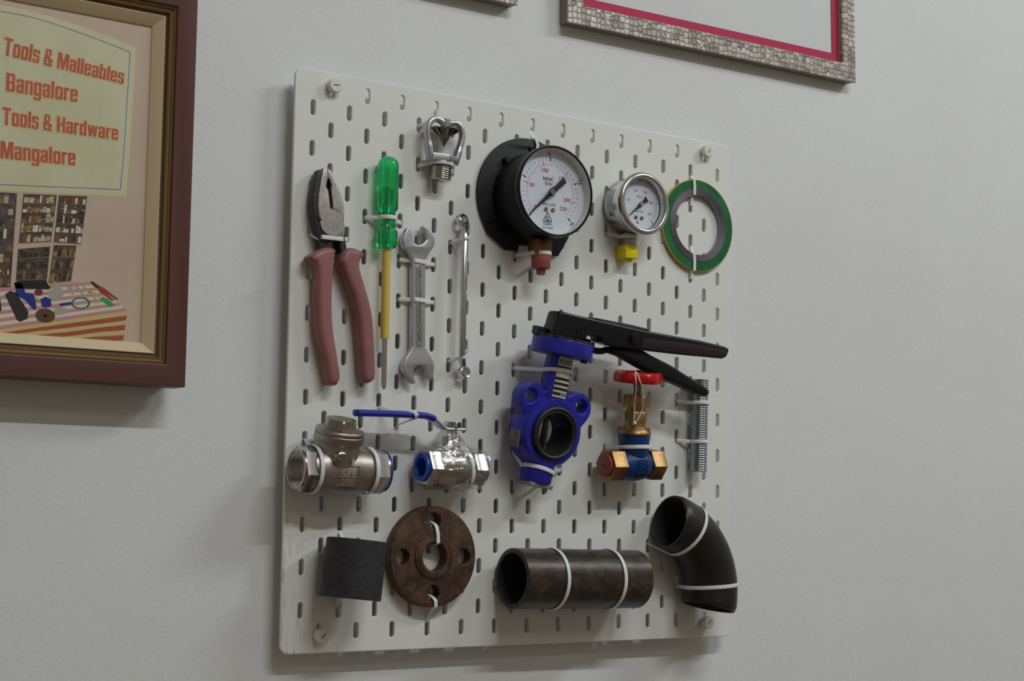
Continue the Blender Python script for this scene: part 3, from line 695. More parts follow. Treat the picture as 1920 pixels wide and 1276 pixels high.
g = MB(); q = zt([(225, 800), (268, 785), (250, 820), (292, 838), (240, 852)], *ZA, 16, PL); g.prism([q], 14, 16.3, .2, 1); put('wire_notch', g, M_RUBBER_SHADE, pli)
for q in ([(205, 980), (330, 1040), (345, 1100), (358, 1230), (250, 1230), (252, 1100)], [(470, 1050), (545, 1055), (575, 1230), (500, 1230)]):
    g = MB(); g.prism([zt(q, *ZA, 12, PL)], 3.5, 13.5, .8, 1); put('tang', g, M_BLKSTEEL, pli)
g = MB(); g.prism([zt([(405, 1040), (500, 1050), (510, 1250), (440, 1260)], *ZA, 6, PL)], 3.5, 7, .5, 1); put('tang_gap_shade', g, M_RUBBER_SHADE, pli)  # solid black filler in place of shade between the tangs
gl = [(205, 22), (288, 36), (290, 80), (283, 160), (268, 300), (262, 480), (264, 600), (278, 760), (308, 950), (328, 1080), (328, 1150), (298, 1195), (252, 1188), (226, 1140), (205, 1000), (170, 860), (142, 700), (130, 500), (134, 330), (126, 200), (103, 148), (62, 106), (110, 65)]
gr = [(362, 52), (440, 24), (535, 72), (518, 110), (498, 160), (505, 220), (555, 390), (598, 560), (618, 740), (629, 960), (632, 1100), (618, 1152), (570, 1178), (532, 1150), (517, 1000), (502, 800), (480, 600), (442, 440), (392, 300), (345, 170), (330, 140)]
for q in (gl, gr):
    g = MB(); g.prism([sm(zt(q, *ZB, 11, PL), 4)], 1.5, 19.5, 5.6, 4); put('grip', g, M_GRIP, pli, ang=60)

# ================================================================ screwdriver
SD = (97.7, -190, 12.3)
sd = thing('screwdriver', 'screwdriver with clear green handle and yellow sleeved shank', 'screwdriver', SD, (0, 0, 0))
def Y(px): return -80.2 - (px - 294) / 1.902 + 190
def flute(a, h): return 1 - .05 * (0.5 - .5 * cos(8 * a)) ** 2
g = MB(); top = Y(293)
dome = [(max(1e-3, 10.6 * sin(radians(6 * k))), top - 10.0 * (1 - cos(radians(6 * k)))) for k in range(16)]
g.lathe(dome + [(10.7, Y(392)), (9.8, Y(396)), (8.2, Y(399)), (7.9, Y(410)), (7.9, Y(428)), (8.6, Y(431)), (10.2, Y(434)), (10.8, Y(438)), (10.6, Y(458)), (9.4, Y(465)), (7, Y(467.5)), (1e-3, Y(468))], 'y', 64, mod=flute)
put('handle', g, M_GREEN, sd, ang=50)
g = MB(); g.lathe([(4.3, Y(470)), (4.3, Y(636))], 'y', 28); put('sleeve', g, M_YELLOW, sd)
g = MB(); tip = Y(729.5)
g.lathe([(2.6, Y(466)), (2.6, Y(722)), (2.1, tip + 2), (1.1, tip)], 'y', 24, mod=lambda a, h: 1 if h > Y(700) else 1 - .3 * (0.5 - .5 * cos(4 * a)) ** 4)
g.lathe([(2.6, Y(352)), (2.6, Y(467))], 'y', 16); g.box((0, Y(370), 0), (8.5, 16, 1.6))
put('blade', g, M_STEEL, sd)

# ================================================================ sprinkler nozzle
sp = thing('sprinkler_nozzle', 'chrome deluge sprinkler nozzle with toothed deflector in a two-arm frame', 'sprinkler nozzle', (158.2, -96.3, 13), (3, 0, -3))
prof = [(9, 0)]
for k in range(6): prof += [(9.6, .4 + k * 2.2), (10.6, 1.2 + k * 2.2), (10.6, 1.7 + k * 2.2), (9.6, 2.4 + k * 2.2)]
prof += [(9.6, 15), (10.6, 15.2), (10.6, 18)]
g = MB(); g.lathe(prof, 'y', 40); put('thread', g, M_MACH, sp, ang=60)
g = MB(); g.prism([[(q * 17.6, w * 13) for q, w in HEX]], 17.6, 25.5, .8, 2, YM(0))
for sx in (-1, 1):
    pth = cr([(sx * 14.2, 19, 0), (sx * 16.5, 28, 0), (sx * 19.6, 41, 0), (sx * 20.6, 49, 0), (sx * 18.4, 56.5, 0), (sx * 12.5, 60.6, 0), (sx * 6, 59.6, 0), (0, 57.5, 0)], 5)
    g.tube(pth, [(3.5, 4.6)] * 8 + [(2.9, 3.8)] * (len(pth) - 8), 16, up=(0, 0, 1), sq=3)
g.lathe([(4.6, 53.5), (5, 55), (5, 62), (4.4, 62.6)], 'y', 28)
put('frame', g, M_SATIN, sp)
g = MB(); n = 12
g.lathe([(3, 54), (8, 52.8), (8.2, 51), (6.4, 46.4), (6.4, 45.2), (5.3, 45), (5.2, 43.5), (.01, 33.6)], 'y', 36)
for k in range(n):
    a0 = 2 * pi * k / n + .09; a1 = 2 * pi * (k + 1) / n - .11; vs = []
    for (r, h) in ((6.6, 46.6), (6.4, 45.4), (14.6, 51.6), (14.8, 52.6), (8, 52.8)):
        for t in range(5): a = a0 + (a1 - a0) * t / 4; vs.append((r * sin(a), h, r * cos(a)))
    fs = []
    for u_ in range(5):
        for t in range(4): fs.append((u_ * 5 + t, u_ * 5 + t + 1, ((u_ + 1) % 5) * 5 + t + 1, ((u_ + 1) % 5) * 5 + t))
    fs += [(0, 5, 10, 15, 20), (4, 24, 19, 14, 9)]; g.add(vs, fs)
put('deflector', g, M_DARKCHR, sp)

# ================================================================ open-ended spanner
ZC = (700, 380, 3.545); WL = (137, -222, 0)
ow = thing('open_end_spanner', 'double open-ended steel spanner hanging beside the green screwdriver', 'spanner', WL)
jawt = [(255, 425), (250, 372), (228, 330), (202, 300), (192, 252), (203, 208), (222, 172), (236, 166), (244, 180), (262, 246), (276, 272), (296, 280), (325, 272), (346, 250), (350, 235), (326, 172), (324, 158), (338, 149), (352, 158), (388, 200), (405, 248), (398, 292), (372, 330), (350, 368), (344, 425)]
jawb = [(342, 900), (348, 965), (380, 1020), (400, 1070), (398, 1130), (386, 1172), (374, 1180), (362, 1168), (346, 1120), (330, 1088), (305, 1082), (280, 1092), (266, 1120), (268, 1160), (275, 1196), (262, 1202), (232, 1176), (206, 1138), (195, 1090), (206, 1042), (232, 1000), (250, 965), (254, 900)]
g = MB(); g.prism([sm(zt(jawt + jawb, *ZC, 9, WL), 4)], 3.5, 10.5, 1.2, 2); put('body', g, M_SATIN, ow)
g = MB(); g.prism([sm(zt([(284, 440), (303, 412), (322, 440), (325, 700), (325, 930), (305, 955), (288, 930), (286, 700)], *ZC, 10.6, WL), 3)], 10.3, 11.2, .4, 2)
pn = put('raised_panel', g, M_CHROME, ow)
g = MB(); a = zt([(312, 470)], *ZC, 11, WL)[0]
R90 = lambda x, y: TR(x, y, 11.25) @ ROT(-90, 'Z')
for tx, y0 in (('17', 455), ('16', 880)):
    q = zt([(297, y0)], *ZC, 11, WL)[0]; g.text(tx, (0, 0), (5.4, 0), 4.2, M=R90(*q))
q0 = zt([(298, 595)], *ZC, 11, WL)[0]
g.tube([(q0[0] + 1.6 + .9 * sin(k * .9), q0[1] - k * 1.25, 11.25) for k in range(38)], .3, 6)
put('stamped_marks', g, M_BLKSTEEL, pn)

# ================================================================ ring spanner
RW = (186, -212, 0); ZD = ZC
rw = thing('ring_spanner', 'slim offset ring spanner turned edge-on beside the open-ended one', 'spanner', RW)
def zz(x, y, d): q = zt([(x, y)], *ZD, d, RW)[0]; return Vector((q[0], q[1], d))
a, b = zz(608, 215, 17), zz(588, 1000, 17)
g = MB(); g.tube([zz(598, 150, 9), zz(606, 180, 13), a, a.lerp(b, .5), b, zz(590, 1040, 14), zz(598, 1085, 9)], [(3.6, 2.2), (3.4, 2.6), (3.0, 3.4), (2.9, 3.6), (3.0, 3.4), (3.4, 2.6), (3.6, 2.2)], 16, up=(0, 0, 1), sq=3)
put('shank', g, M_CHROME, rw)
for (x, y, tl) in ((592, 117, Vector((.25, .35, 1))), (603, 1128, Vector((.2, .12, 1)))):
    g = MB(); o = zz(x, y, 8)
    g.lathe([(3.8, -3.2), (5.6, -3.6), (6.8, -2.6), (7.0, 0), (6.6, 2.8), (5.6, 3.6), (3.8, 3.2)], dirM(o, tl), 36, closed=True, mod=None); put('ring_end', g, M_CHROME, rw)
g = MB()
for (t0, t1) in ((.36, .47), (.52, .68), (.76, .85)):
    k = t0
    while k < t1:
        p = a.lerp(b, k); g.box((p.x + 1.2, p.y, p.z + 3.45), (1.9, 1.0, .25)); k += .011
put('stamped_marks', g, M_STEEL, rw)

# ================================================================ large pressure gauge
pg = thing('pressure_gauge', 'large black pressure gauge with white dial and wide rear flange', 'pressure gauge', (272.4, -99.2, 0), (0, 0, 0))
R_ = 63.5
fo = [(R_ * cos(a), R_ * sin(a)) for a in [(-42 + 264 * i / 60) * pi / 180 for i in range(61)]]
fo = [p for p in fo if p[1] > -26] ; fo = [(R_ * cos(radians(-24 + 228 * i / 60)), R_ * sin(radians(-24 + 228 * i / 60))) for i in range(61)] + [(-50, -42), (-28, -57), (-12, -57), (-11, -50), (11, -50), (12, -57), (40, -57), (52, -38)]
g = MB(); g.prism([fo, circ(0, 51.5, 2.6, 14), circ(-48, -33, 1.8, 12)], 1, 4.5, .6, 1); put('rear_flange', g, M_BLACK, pg)
g = MB(); g.lathe([(42, 4.2), (44.5, 5.5), (45.5, 9), (45.5, 46), (45, 47)], 'z', 80, caps=False)
g.tube([(-31, 36, 4), (-31, 36, 11)], 3, 12); put('case', g, M_BLACK, pg, ang=45)
g = MB(); g.lathe([(45.3, 44), (46.8, 44.6), (47.4, 46.5), (47.4, 52.5), (46.6, 54), (45.2, 54), (44.6, 53), (44.6, 50), (44.4, 44)], 'z', 96, closed=True); bz = put('bezel', g, M_BLACKG, pg)
g = MB(); g.lathe([(44.5, 43), (44.5, 52.6), (44.1, 52.6), (43.7, 43)], 'z', 80, closed=True); put('bezel_liner', g, M_BEZWH, bz)
g = MB(); g.lathe([(44.4, 42.6), (44.2, 43), (1e-4, 43)], 'z', 80, caps=True); dl = put('dial', g, M_DIAL, pg)
def dialtick(g, ang, r0, r1, w, z):
    a = radians(ang); u = Vector((cos(a), sin(a))); v = Vector((-u.y, u.x))
    g.flat([u * r0 + v * w / 2, u * r1 + v * w / 2, u * r1 - v * w / 2, u * r0 - v * w / 2], z)
gb = MB(); gr_ = MB(); ZQ = 43.15
A = lambda f: 226 - 272 * f
for i in range(33): dialtick(gb, A(i / 32), 33, 37.4 if i % 8 == 0 else 35.4, 1.3 if i % 8 == 0 else .45, ZQ)
for i in range(46):
    f = i / 45.5; big = i % 10 == 0
    dialtick(gr_, A(f), 28, 32 if big else 30.6, 1.1 if big else .42, ZQ)
def dtext(g, s, ang, r, h, up=True, wid=None, z=ZQ):
    a = radians(ang); x, y = r * cos(a), r * sin(a); w = wid or len(s) * h * .7
    g.text(s, (x - w / 2, y - h / 2), (x + w / 2, y - h / 2), h, z=z, bold=.022)
for s, f, r in (('0', .015, 25), ('50', 10 / 45.5, 23.5), ('100', 20 / 45.5, 23.6), ('150', 30 / 45.5, 23.2), ('200', 40 / 45.5, 22), ('220', 44.6 / 45.5, 22.5)): dtext(gr_, s, A(f), r, 4.2)
gb.text('8', (-2.6, 38.6), (-.2, 38.6), 3.4, z=ZQ, bold=.02)
M12 = TR(38.2 * cos(radians(A(.75))), 38.2 * sin(radians(A(.75))), 0) @ ROT(A(.75) - 90, 'Z'); gb.text('12', (-2, 1), (2.4, 1), 3.6, z=ZQ, M=M12, bold=.02)
M16 = TR(38.2 * cos(radians(A(1))), 38.2 * sin(radians(A(1))), 0) @ ROT(A(1) - 90, 'Z'); gb.text('16', (-2, 1), (2.4, 1), 3.6, z=ZQ, M=M16, bold=.02)
gb.text('kg/cm', (-9, 12.4), (3, 12.4), 4.4, z=ZQ, bold=.02); gb.text('2', (3.6, 15.4), (4.8, 15.4), 2.2, z=ZQ)
gr_.text('lb/in', (-6.6, 7.4), (2.4, 7.4), 4.4, z=ZQ, bold=.02); gr_.text('2', (2.8, 9.4), (4, 9.4), 2.2, z=ZQ)
gb.text('ACC. ± 2 %', (-9.5, -13.6), (6.6, -13.6), 2.9, z=ZQ, bold=.02)
tri = [(-2.9, -20.4), (-8.4, -30.4), (2.6, -30.4)]
for i in range(3):
    p, q = Vector(tri[i]), Vector(tri[(i + 1) % 3]); d = (q - p).normalized(); nn = Vector((-d.y, d.x)) * .42; gb.flat([p + nn, q + nn, q - nn, p - nn], ZQ)
gb.text('GL', (-5.4, -29.6), (-.4, -29.6), 5.0, z=ZQ, bold=.02); gb.text('GURU', (-8.2, -33.9), (2.6, -33.9), 2.3, z=ZQ, bold=.02)
gb.text('K.O.7mm/', (-9.4, -38.3), (4.6, -37.6), 2.8, z=ZQ, bold=0)
put('dial_print', gb, M_INK, dl, smooth=False); put('dial_print', gr_, M_REDINK, dl, smooth=False)
for x in (-5.2, 3.6):
    g = MB(); g.lathe([(2.2, 43), (2.2, 44), (1.7, 44.4), (1e-4, 44.2)], TR(x, -17.8, 0), 20); put('dial_screw', g, M_BRASS, dl)
g = MB(); MN = ROT(222, 'Z')
g.prism([[(38.5, .25), (14, 1.5), (5, 2.4), (0, 4.2), (-5, 3.0), (-8, 2.4), (-22, 3.4), (-22, -3.4), (-8, -2.4), (-5, -3.0), (0, -4.2), (5, -2.4), (14, -1.5), (38.5, -.25)]], 46, 46.8, .15, 1, MN)
nd = put('needle', g, M_INK, pg)
g = MB(); g.lathe([(3.2, 43), (3.2, 48.4), (2.6, 49), (1e-4, 49)], 'z', 28); put('needle_hub', g, M_STEEL, nd)
g = MB(); g.lathe([(44.5, 51.4), (1e-4, 51.4)], 'z', 64, caps=False); put('glass', g, M_GLASS, pg)
g = MB(); g.box((0, -55, 26), (19, 16, 17), None, .8); put('brass_block', g, M_BRASSD, pg)
g = MB(); g.lathe([(7, -64), (7, -60)], TR(1, 0, 27) @ AX['y'], 24); put('stem', g, M_BRASS, pg)
g = MB(); g.lathe([(10, -62.5), (10.2, -63.5), (9.6, -76), (9, -77), (5, -77.2), (4.6, -82.6), (4, -83.2)], TR(1, 0, 27) @ AX['y'], 32); put('red_cap', g, M_RED, pg)

# ================================================================ small pressure gauge
sg = thing('pressure_gauge', 'small stainless pressure gauge with yellow stem cap beside the green ring', 'pressure gauge', (403.2, -94, 0))
g = MB(); g.lathe([(1e-3, 3), (24, 3), (29.5, 4), (31, 6), (31, 31)], 'z', 64, caps=False); put('case', g, M_STEEL, sg)
g = MB(); g.lathe([(30.5, 29), (32.6, 30), (34.2, 32.4), (34.4, 34.6), (33.4, 37), (31, 38.4), (29, 38.2), (27.8, 36.4), (27.5, 33), (27.5, 30)], 'z', 72, closed=True); put('bezel', g, M_STEEL, sg, ang=60)
g = MB(); g.lathe([(27.6, 27.5), (27.4, 28), (1e-4, 28)], 'z', 56); dl = put('dial', g, M_DIAL, sg)
gb = MB(); gr_ = MB(); ZQ = 28.12
for i in range(51): dialtick(gb, A(i / 50), 22.6, 25 if i % 10 == 0 else 24, .8 if i % 10 == 0 else .35, ZQ)
for i in range(36): dialtick(gr_, A(i / 35), 19.5, 21.6, .3, ZQ)
for s, f in (('0', 0), ('50', .22), ('100', .42), ('150', .6), ('200', .78), ('230', .95)): dtext(gr_, s, A(f), 16, 2.5, z=ZQ)
for s, f in (('4', .25), ('8', .5), ('12', .75), ('16', 1)): dtext(gb, s, A(f), 25.6, 2.0, wid=2.2, z=ZQ)
gb.text('kg/cm', (-4, 8), (4, 8), 2.4, z=ZQ); gb.text('glycerine', (-5.5, -8.2), (5.5, -8.2), 2, z=ZQ)
put('dial_print', gb, M_INK, dl, smooth=False); put('dial_print', gr_, M_REDINK, dl, smooth=False)
g = MB(); g.flat([(-5, -21), (-1, -21), (-3, -17.4)], ZQ); put('dial_emblem', g, M_STBLUE, dl, smooth=False)
for x in (-5.5, 2.5):
    g = MB(); g.lathe([(2.0, 28), (2.0, 29), (1e-4, 29.2)], TR(x, -14.5, 0), 18); put('dial_screw', g, M_BRASSD, dl)
g = MB(); g.prism([[(22, .2), (6, 1), (0, 2.8), (-4, 1.4), (-6, 1.4), (-11, 4), (-11, -4), (-6, -1.4), (-4, -1.4), (0, -2.8), (6, -1), (22, -.2)]], 30, 30.6, .12, 1, ROT(220, 'Z'))
nd = put('needle', g, M_INK, sg)
g = MB(); g.lathe([(2.4, 28), (2.4, 31.6), (1e-4, 32)], 'z', 24); put('needle_hub', g, M_STEEL, nd)
g = MB(); g.lathe([(27.6, 34.5), (1e-4, 34.5)], 'z', 56, caps=False); put('glass', g, M_GLASS, sg)
g = MB(); g.box((-1.6, -34.5, 10.5), (13.5, 22, 13), None, .8); put('stem', g, mat('nickel_block', 'A39C94', .4, .9), sg)
g = MB(); g.box((-3, -50.2, 10.5), (17, 14.6, 17), None, .8); g.box((-3, -58.6, 10.5), (8, 4, 8), None, .5); put('yellow_cap', g, M_YELCAP, sg)
g = MB(); n = 10; vs = []
for (h) in (9, 20):
    for i in range(n + 1): a = radians(150 + 58 * i / n); vs.append((31.15 * cos(a), 31.15 * sin(a), h))
g.add(vs, [(i, i + 1, n + 2 + i, n + 1 + i) for i in range(n)]); sk = put('sticker', g, M_STICK, sg)
g = MB()
for k in range(5):
    a = [radians(153 + 7.2 * k), radians(157 + 7.2 * k)]
    for h in (10.5, 13, 15.5): g.add([(31.25 * cos(t), 31.25 * sin(t), hh) for t, hh in ((a[0], h), (a[1], h), (a[1], h + 1), (a[0], h + 1))], [(0, 1, 2, 3)])
put('sticker_print', g, mat('grey_print', '7F8C95', .6), sk)
g = MB(); g.add([(31.3 * cos(radians(t)), 31.3 * sin(radians(t)), h) for t, h in ((206, 11), (206, 18), (196, 14.5))], [(0, 1, 2)]); put('sticker_emblem', g, M_STBLUE, sk)

# ================================================================ spiral wound gasket
gk = thing('spiral_wound_gasket', 'flat green ring gasket with grey metal inner winding', 'gasket', (506.2, -102, 0))
g = MB(); g.lathe([(41.4, 2.2), (51.4, 2.2), (51.4, 5.6), (41.4, 5.6)], 'z', 96, closed=True); put('outer_ring', g, M_GASK, gk)
g = MB(); g.lathe([(51.4, 2.0), (51.9, 2.2), (51.9, 5.3), (51.4, 5.5)], 'z', 96, closed=True); put('ring_edge', g, M_GASKY, gk)
prof = [(33.6, 1.2)]; prof2 = []
for k in range(9): prof2 += [(33.6 + k * .88, 6.0), (33.9 + k * .88, 6.4), (34.3 + k * .88, 6.0)]
g = MB(); g.lathe(prof + prof2 + [(41.4, 6.0), (41.4, 1.2)], 'z', 96, closed=True); put('winding', g, M_GRAPH, gk, ang=25)

# ================================================================ pipe socket
so = thing('pipe_socket', 'short plain black steel pipe socket standing left of the rusty flange', 'pipe socket', (58.2, -480.8, 31.5), (0, 0, -6))
g = MB(); g.lathe([(24, -27.4), (27.6, -27.4), (28.6, -26.6), (28.6, 26.6), (27.8, 27.4), (24, 27.4), (23.4, 26), (23.4, -26)], 'y', 64, closed=True); put('sleeve', g, M_SOCK, so)

# ================================================================ rusty flange
rf = thing('pipe_flange', 'round rusty brown pipe flange with four bolt holes', 'flange', (157.4, -470, 0))
g = MB(); g.prism([circ(0, 0, 49, 80), circ(0, 0, 14.2, 40)] + [circ(35.2 * cos(radians(a)), 35.2 * sin(radians(a)), 7.6, 24) for a in (0, 90, 180, 270)], 2, 14, 1, 2)
put('plate', g, M_RUST, rf)
g = MB(); g.lathe([(13.6, 13), (22.6, 13), (21.6, 15.4), (20.6, 15.6), (20.3, 15.2), (19.5, 16), (18.9, 15.6), (18, 16.2), (17.4, 15.8), (16.6, 16.4), (14.2, 16.2)], 'z', 56, closed=True); put('raised_hub', g, M_RUST, rf)

# ================================================================ pipe nipple
pn_ = thing('pipe_length', 'thick-walled dark steel pipe length lying level at the bottom of the board', 'pipe', (318, -492.6, 31.5), (0, 0, -.9))
g = MB(); g.lathe([(29.4, -79.6), (30.1, -78.8), (30.1, 78.6), (29.2, 79.6)], 'x', 72, caps=False); g.lathe([(29.4, -79.6), (25.4, -79.6)], 'x', 72, caps=False); g.lathe([(29.2, 79.6), (25.4, 79.6)], 'x', 72, caps=False)
put('outer_wall', g, M_PIPE, pn_)
g = MB(); g.lathe([(25.4, -79.6), (25.2, -78), (25.2, 78), (25.4, 79.6)], 'x', 64, caps=False); put('bore', g, M_BORE, pn_)

# ================================================================ elbow
EC = (424.4, -507.3); ER = 76; H0 = -13.6
el = thing('pipe_elbow', 'black ninety degree steel pipe elbow in the lower right corner', 'pipe elbow', (EC[0] + ER * sin(radians(-H0 + 45)), EC[1] + ER * cos(radians(-H0 + 45)), 32), (0, 0, 0))
eo = (EC[0] + ER * sin(radians(-H0 + 45)), EC[1] + ER * cos(radians(-H0 + 45)), 32)
def ep(t, z=32.): a = radians(90 + H0 - 90 * t); return Vector((EC[0] + ER * cos(a), EC[1] + ER * sin(a), z))
def ed(t): a = radians(90 + H0 - 90 * t); return Vector((sin(a), -cos(a), 0))
N = 30
path = [ep(0) + ed(0) * -.01] + [ep(i / N) for i in range(N + 1)] + [ep(1) + ed(1) * .01]
g = MB(); g.tube([ep(i / N) for i in range(N + 1)], [28.4] + [29.8] * (N - 1) + [28.4], 56, caps=False)
for t in (0, 1):
    M = dirM(ep(t), ed(t)); g.lathe([(28.4, 0), (26, 0)], M, 56, caps=False)
put('outer_wall', g, M_ELB, el, eo)
g = MB(); g.tube([ep(i / N) for i in range(N + 1)], [26.2] + [25.6] * (N - 1) + [26.2], 56, caps=False); put('bore', g, M_BORE, el, eo)
for t in (0, 1):
    g = MB(); g.lathe([(26.2, -.05), (27.0, -.25), (28.2, -.1), (28.9, .9)] if t == 0 else [(26.2, .05), (27.0, .25), (28.2, .1), (28.9, -.9)], dirM(ep(t), ed(t)), 56, caps=False)
    put('bevelled_rim', g, mat('scuffed_black_rim', '3B3533', .45, .4, c2='6A605A', nscale=90, nlo=.55, nhi=.7), el, eo)

# ================================================================ framed shop poster (left)
FX1, FY0 = -111.0, -318.8
FX0, FY1 = -560.0, 45.5
def ring(prof, x0, x1, y0, y1):       # mitred moulding; profile of (inset, depth) points
    g = MB(); vs = []; m = len(prof)
    for (s, d) in prof: vs += [(x0 + s, y0 + s, d), (x1 - s, y0 + s, d), (x1 - s, y1 - s, d), (x0 + s, y1 - s, d)]
    fs = [(j * 4 + k, j * 4 + (k + 1) % 4, ((j + 1) % m) * 4 + (k + 1) % 4, ((j + 1) % m) * 4 + k) for j in range(m) for k in range(4)]
    return g.add(vs, fs)
FO = ((FX0 + FX1) / 2, FY0, -20.5)
fr = thing('framed_poster', 'brown and gold framed shop poster with red lettering on the left', 'framed poster', FO)
put('outer_moulding', ring([(3, -20.5), (3, -9), (0, -7), (0, 18.5), (1, 20), (18, 20), (19.5, 19), (19.5, -20.5)], FX0, FX1, FY0, FY1), M_BROWN, fr, FO)
put('gold_band', ring([(19.5, 17.5), (20.6, 18.2), (21.8, 17.2), (22.3, 15.4), (23.4, 15.2), (24.4, 16), (25.4, 15.2), (26, 12), (26.4, 0), (19.5, 0)], FX0, FX1, FY0, FY1), M_GOLD, fr, FO)
put('gold_groove', ring([(26.0, 13.2), (27.4, 12.6), (28.6, 11), (28.6, 1), (26.0, 1)], FX0, FX1, FY0, FY1), M_GOLDD, fr, FO)
put('liner', ring([(28.4, 13.6), (29, 14), (37.6, 7.0), (38.2, 6.2), (38.2, 2), (28.4, 2)], FX0, FX1, FY0, FY1), M_LINER, fr, FO)
PZ = 5.0
M_PAPER = mat('poster_paper', 'C9B4A0', .42, c2='C3AC98', nscale=6, coat=.35)
M_PANEL = mat('poster_panel', 'CFCFAE', .42, c2='CBC6A0', nscale=14, coat=.35)
M_GLOWY = mat('poster_yellow_edge', 'D0CB9C', .45, coat=.3)
M_PRED = mat('poster_red_text', 'C4603E', .45, c2='B8553A', nscale=90)
M_PYEL = mat('poster_text_halo', 'D2C793', .45)
M_PLINE = mat('poster_blue_line', '6C6EA8', .5)
def P(pts, x0, y0, s, z=PZ): return [(x, y) for x, y in zt(pts, x0, y0, s, z)]
g = MB(); g.box(((FX0 + FX1) / 2, (FY0 + FY1) / 2, PZ - 1.5), (FX1 - FX0 - 60, FY1 - FY0 - 60, 3)); po = put('poster', g, M_PAPER, fr, FO)
ZP = (0, 0, 4.7975); ZQ7 = (0, 340, 3.988)
pan = P([(p.x, p.y) for p in cr([(-500, 45, 0), (-250, 60, 0), (0, 100, 0), (330, 168, 0), (650, 272, 0), (920, 370, 0), (1170, 470, 0)], 5)] + [(1150, 800), (1120, 1276), (1095, 1580), (1082, 1705), (0, 1660), (-500, 1660)], *ZP)
cx = sum(p[0] for p in pan) / len(pan); cy = sum(p[1] for p in pan) / len(pan)
def grow(l, k): return [(x + math.copysign(k, x - cx) * (1 if abs(x - cx) > 20 else abs(x - cx) / 20), y + math.copysign(k, y - cy)) for x, y in l]
g = MB(); g.flat(grow(pan, 5.5), PZ + .10); put('poster_panel_edge', g, M_GLOWY, po, FO, smooth=False)
g = MB(); g.flat(grow(pan, 3.2), PZ + .18); put('poster_panel', g, M_PANEL, po, FO, smooth=False)
g = MB(); q = pan[:36]
for i in range(len(q) - 1):
    a, b = Vector(q[i]), Vector(q[i + 1]); d = (b - a).normalized(); n_ = Vector((-d.y, d.x)) * .35; g.flat([a + n_, b + n_, b - n_, a - n_], PZ + .26)
put('poster_border_line', g, M_PLINE, po, FO, smooth=False)
LINES = [('Tools & Malleables', (-283, -41.5), (-174, -49.8), 16.2, 12.8), ('Bangalore', (-279, -72.6), (-215.6, -72.8), 16.2, 14.6), ('Tools & Hardware', (-281, -102.2), (-177, -101.2), 15.4, 12.6), ('Mangalore', (-281, -131.6), (-215, -129.2), 15.2, 14.0)]
for (s_, a, b, h0, h1) in LINES:
    g = MB(); heavy_text(g, s_, a, b, h0, h1, PZ + .28, .9); put('poster_text_halo', g, M_PYEL, po, FO, smooth=False)
    g = MB(); heavy_text(g, s_, a, b, h0, h1, PZ + .36); put('poster_text', g, M_PRED, po, FO, smooth=False)
# shelf photographs printed on the poster
PH = {'brown': mat('print_brown', '3D3025', .5, c2='5C4631', nscale=160, nlo=.4, nhi=.6, coat=.3), 'tan': mat('print_tan', '8C734A', .5, c2='6B5537', nscale=200), 'cream': mat('print_cream', 'C4B795', .5, c2='A39476', nscale=220),
      'rust': mat('print_rust', '7A4A2E', .5), 'slate': mat('print_slate', '4A505C', .5), 'dark': mat('print_dark', '24201E', .5), 'white': mat('print_white', 'D4CDB9', .5), 'gold': mat('print_gold', '9C8030', .5)}
KEYS = list(PH); rnd = random.Random(11)
GR = {k: MB() for k in KEYS}
def quad(c, u0, v0, u1, v1, z, key):
    bl = lambda u, v: (c[0][0] * (1 - u) * (1 - v) + c[1][0] * u * (1 - v) + c[2][0] * u * v + c[3][0] * (1 - u) * v, c[0][1] * (1 - u) * (1 - v) + c[1][1] * u * (1 - v) + c[2][1] * u * v + c[3][1] * (1 - u) * v)
    GR[key].flat([bl(u0, v0), bl(u1, v0), bl(u1, v1), bl(u0, v1)], z)
def shelfphoto(corners, rows, tone):
    c = P(corners, *ZQ7)                                   # top-left, top-right, bottom-right, bottom-left
    quad(c, 0, 0, 1, 1, PZ + .12, 'brown')
    for r in range(rows):
        v0 = r / rows; u = .03
        while u < .95:
            w = rnd.uniform(.05, .2); h = rnd.uniform(.3, .8) / rows * (1.25 if rnd.random() < .12 else 1)
            k = rnd.choice(tone)
            quad(c, u, v0 + .88 / rows - h, min(.98, u + w * .85), v0 + .88 / rows, PZ + .2, k); u += w
        quad(c, .02, v0 + .9 / rows, .98, v0 + .97 / rows, PZ + .24, 'brown' if r % 2 else 'tan')
        for q_ in range(14):
            u_ = rnd.uniform(.02, .93); v_ = v0 + rnd.uniform(.05, .85) / rows; quad(c, u_, v_, u_ + rnd.uniform(.02, .06), v_ + rnd.uniform(.05, .16) / rows, PZ + .22, rnd.choice(tone + ['tan', 'dark']))
shelfphoto([(-150, 72), (128, 88), (78, 790), (-200, 800)], 8, ['cream', 'slate', 'dark', 'tan', 'white', 'rust', 'brown'])
shelfphoto([(175, 92), (425, 102), (380, 452), (140, 464)], 5, ['cream', 'white', 'tan', 'cream', 'rust', 'gold', 'brown'])
shelfphoto([(440, 104), (652, 110), (606, 470), (402, 456)], 5, ['dark', 'white', 'white', 'brown', 'rust', 'dark'])
shelfphoto([(135, 505), (375, 485), (350, 740), (118, 740)], 3, ['dark', 'dark', 'tan', 'brown', 'dark', 'slate'])
shelfphoto([(402, 475), (572, 478), (530, 748), (362, 762)], 3, ['dark', 'dark', 'tan', 'brown', 'gold'])
g = MB()
for i_, k in enumerate(KEYS): g.cur = i_; g.add(GR[k].v, GR[k].f)
put('printed_shelves', g, [PH[k] for k in KEYS], po, FO, smooth=False)
T_ = {k: MB() for k in ('pink', 'white', 'red', 'cream')}
tl, tr2, br, bl_ = (-120, 806), (690, 752), (952, 966), (-120, 1125)
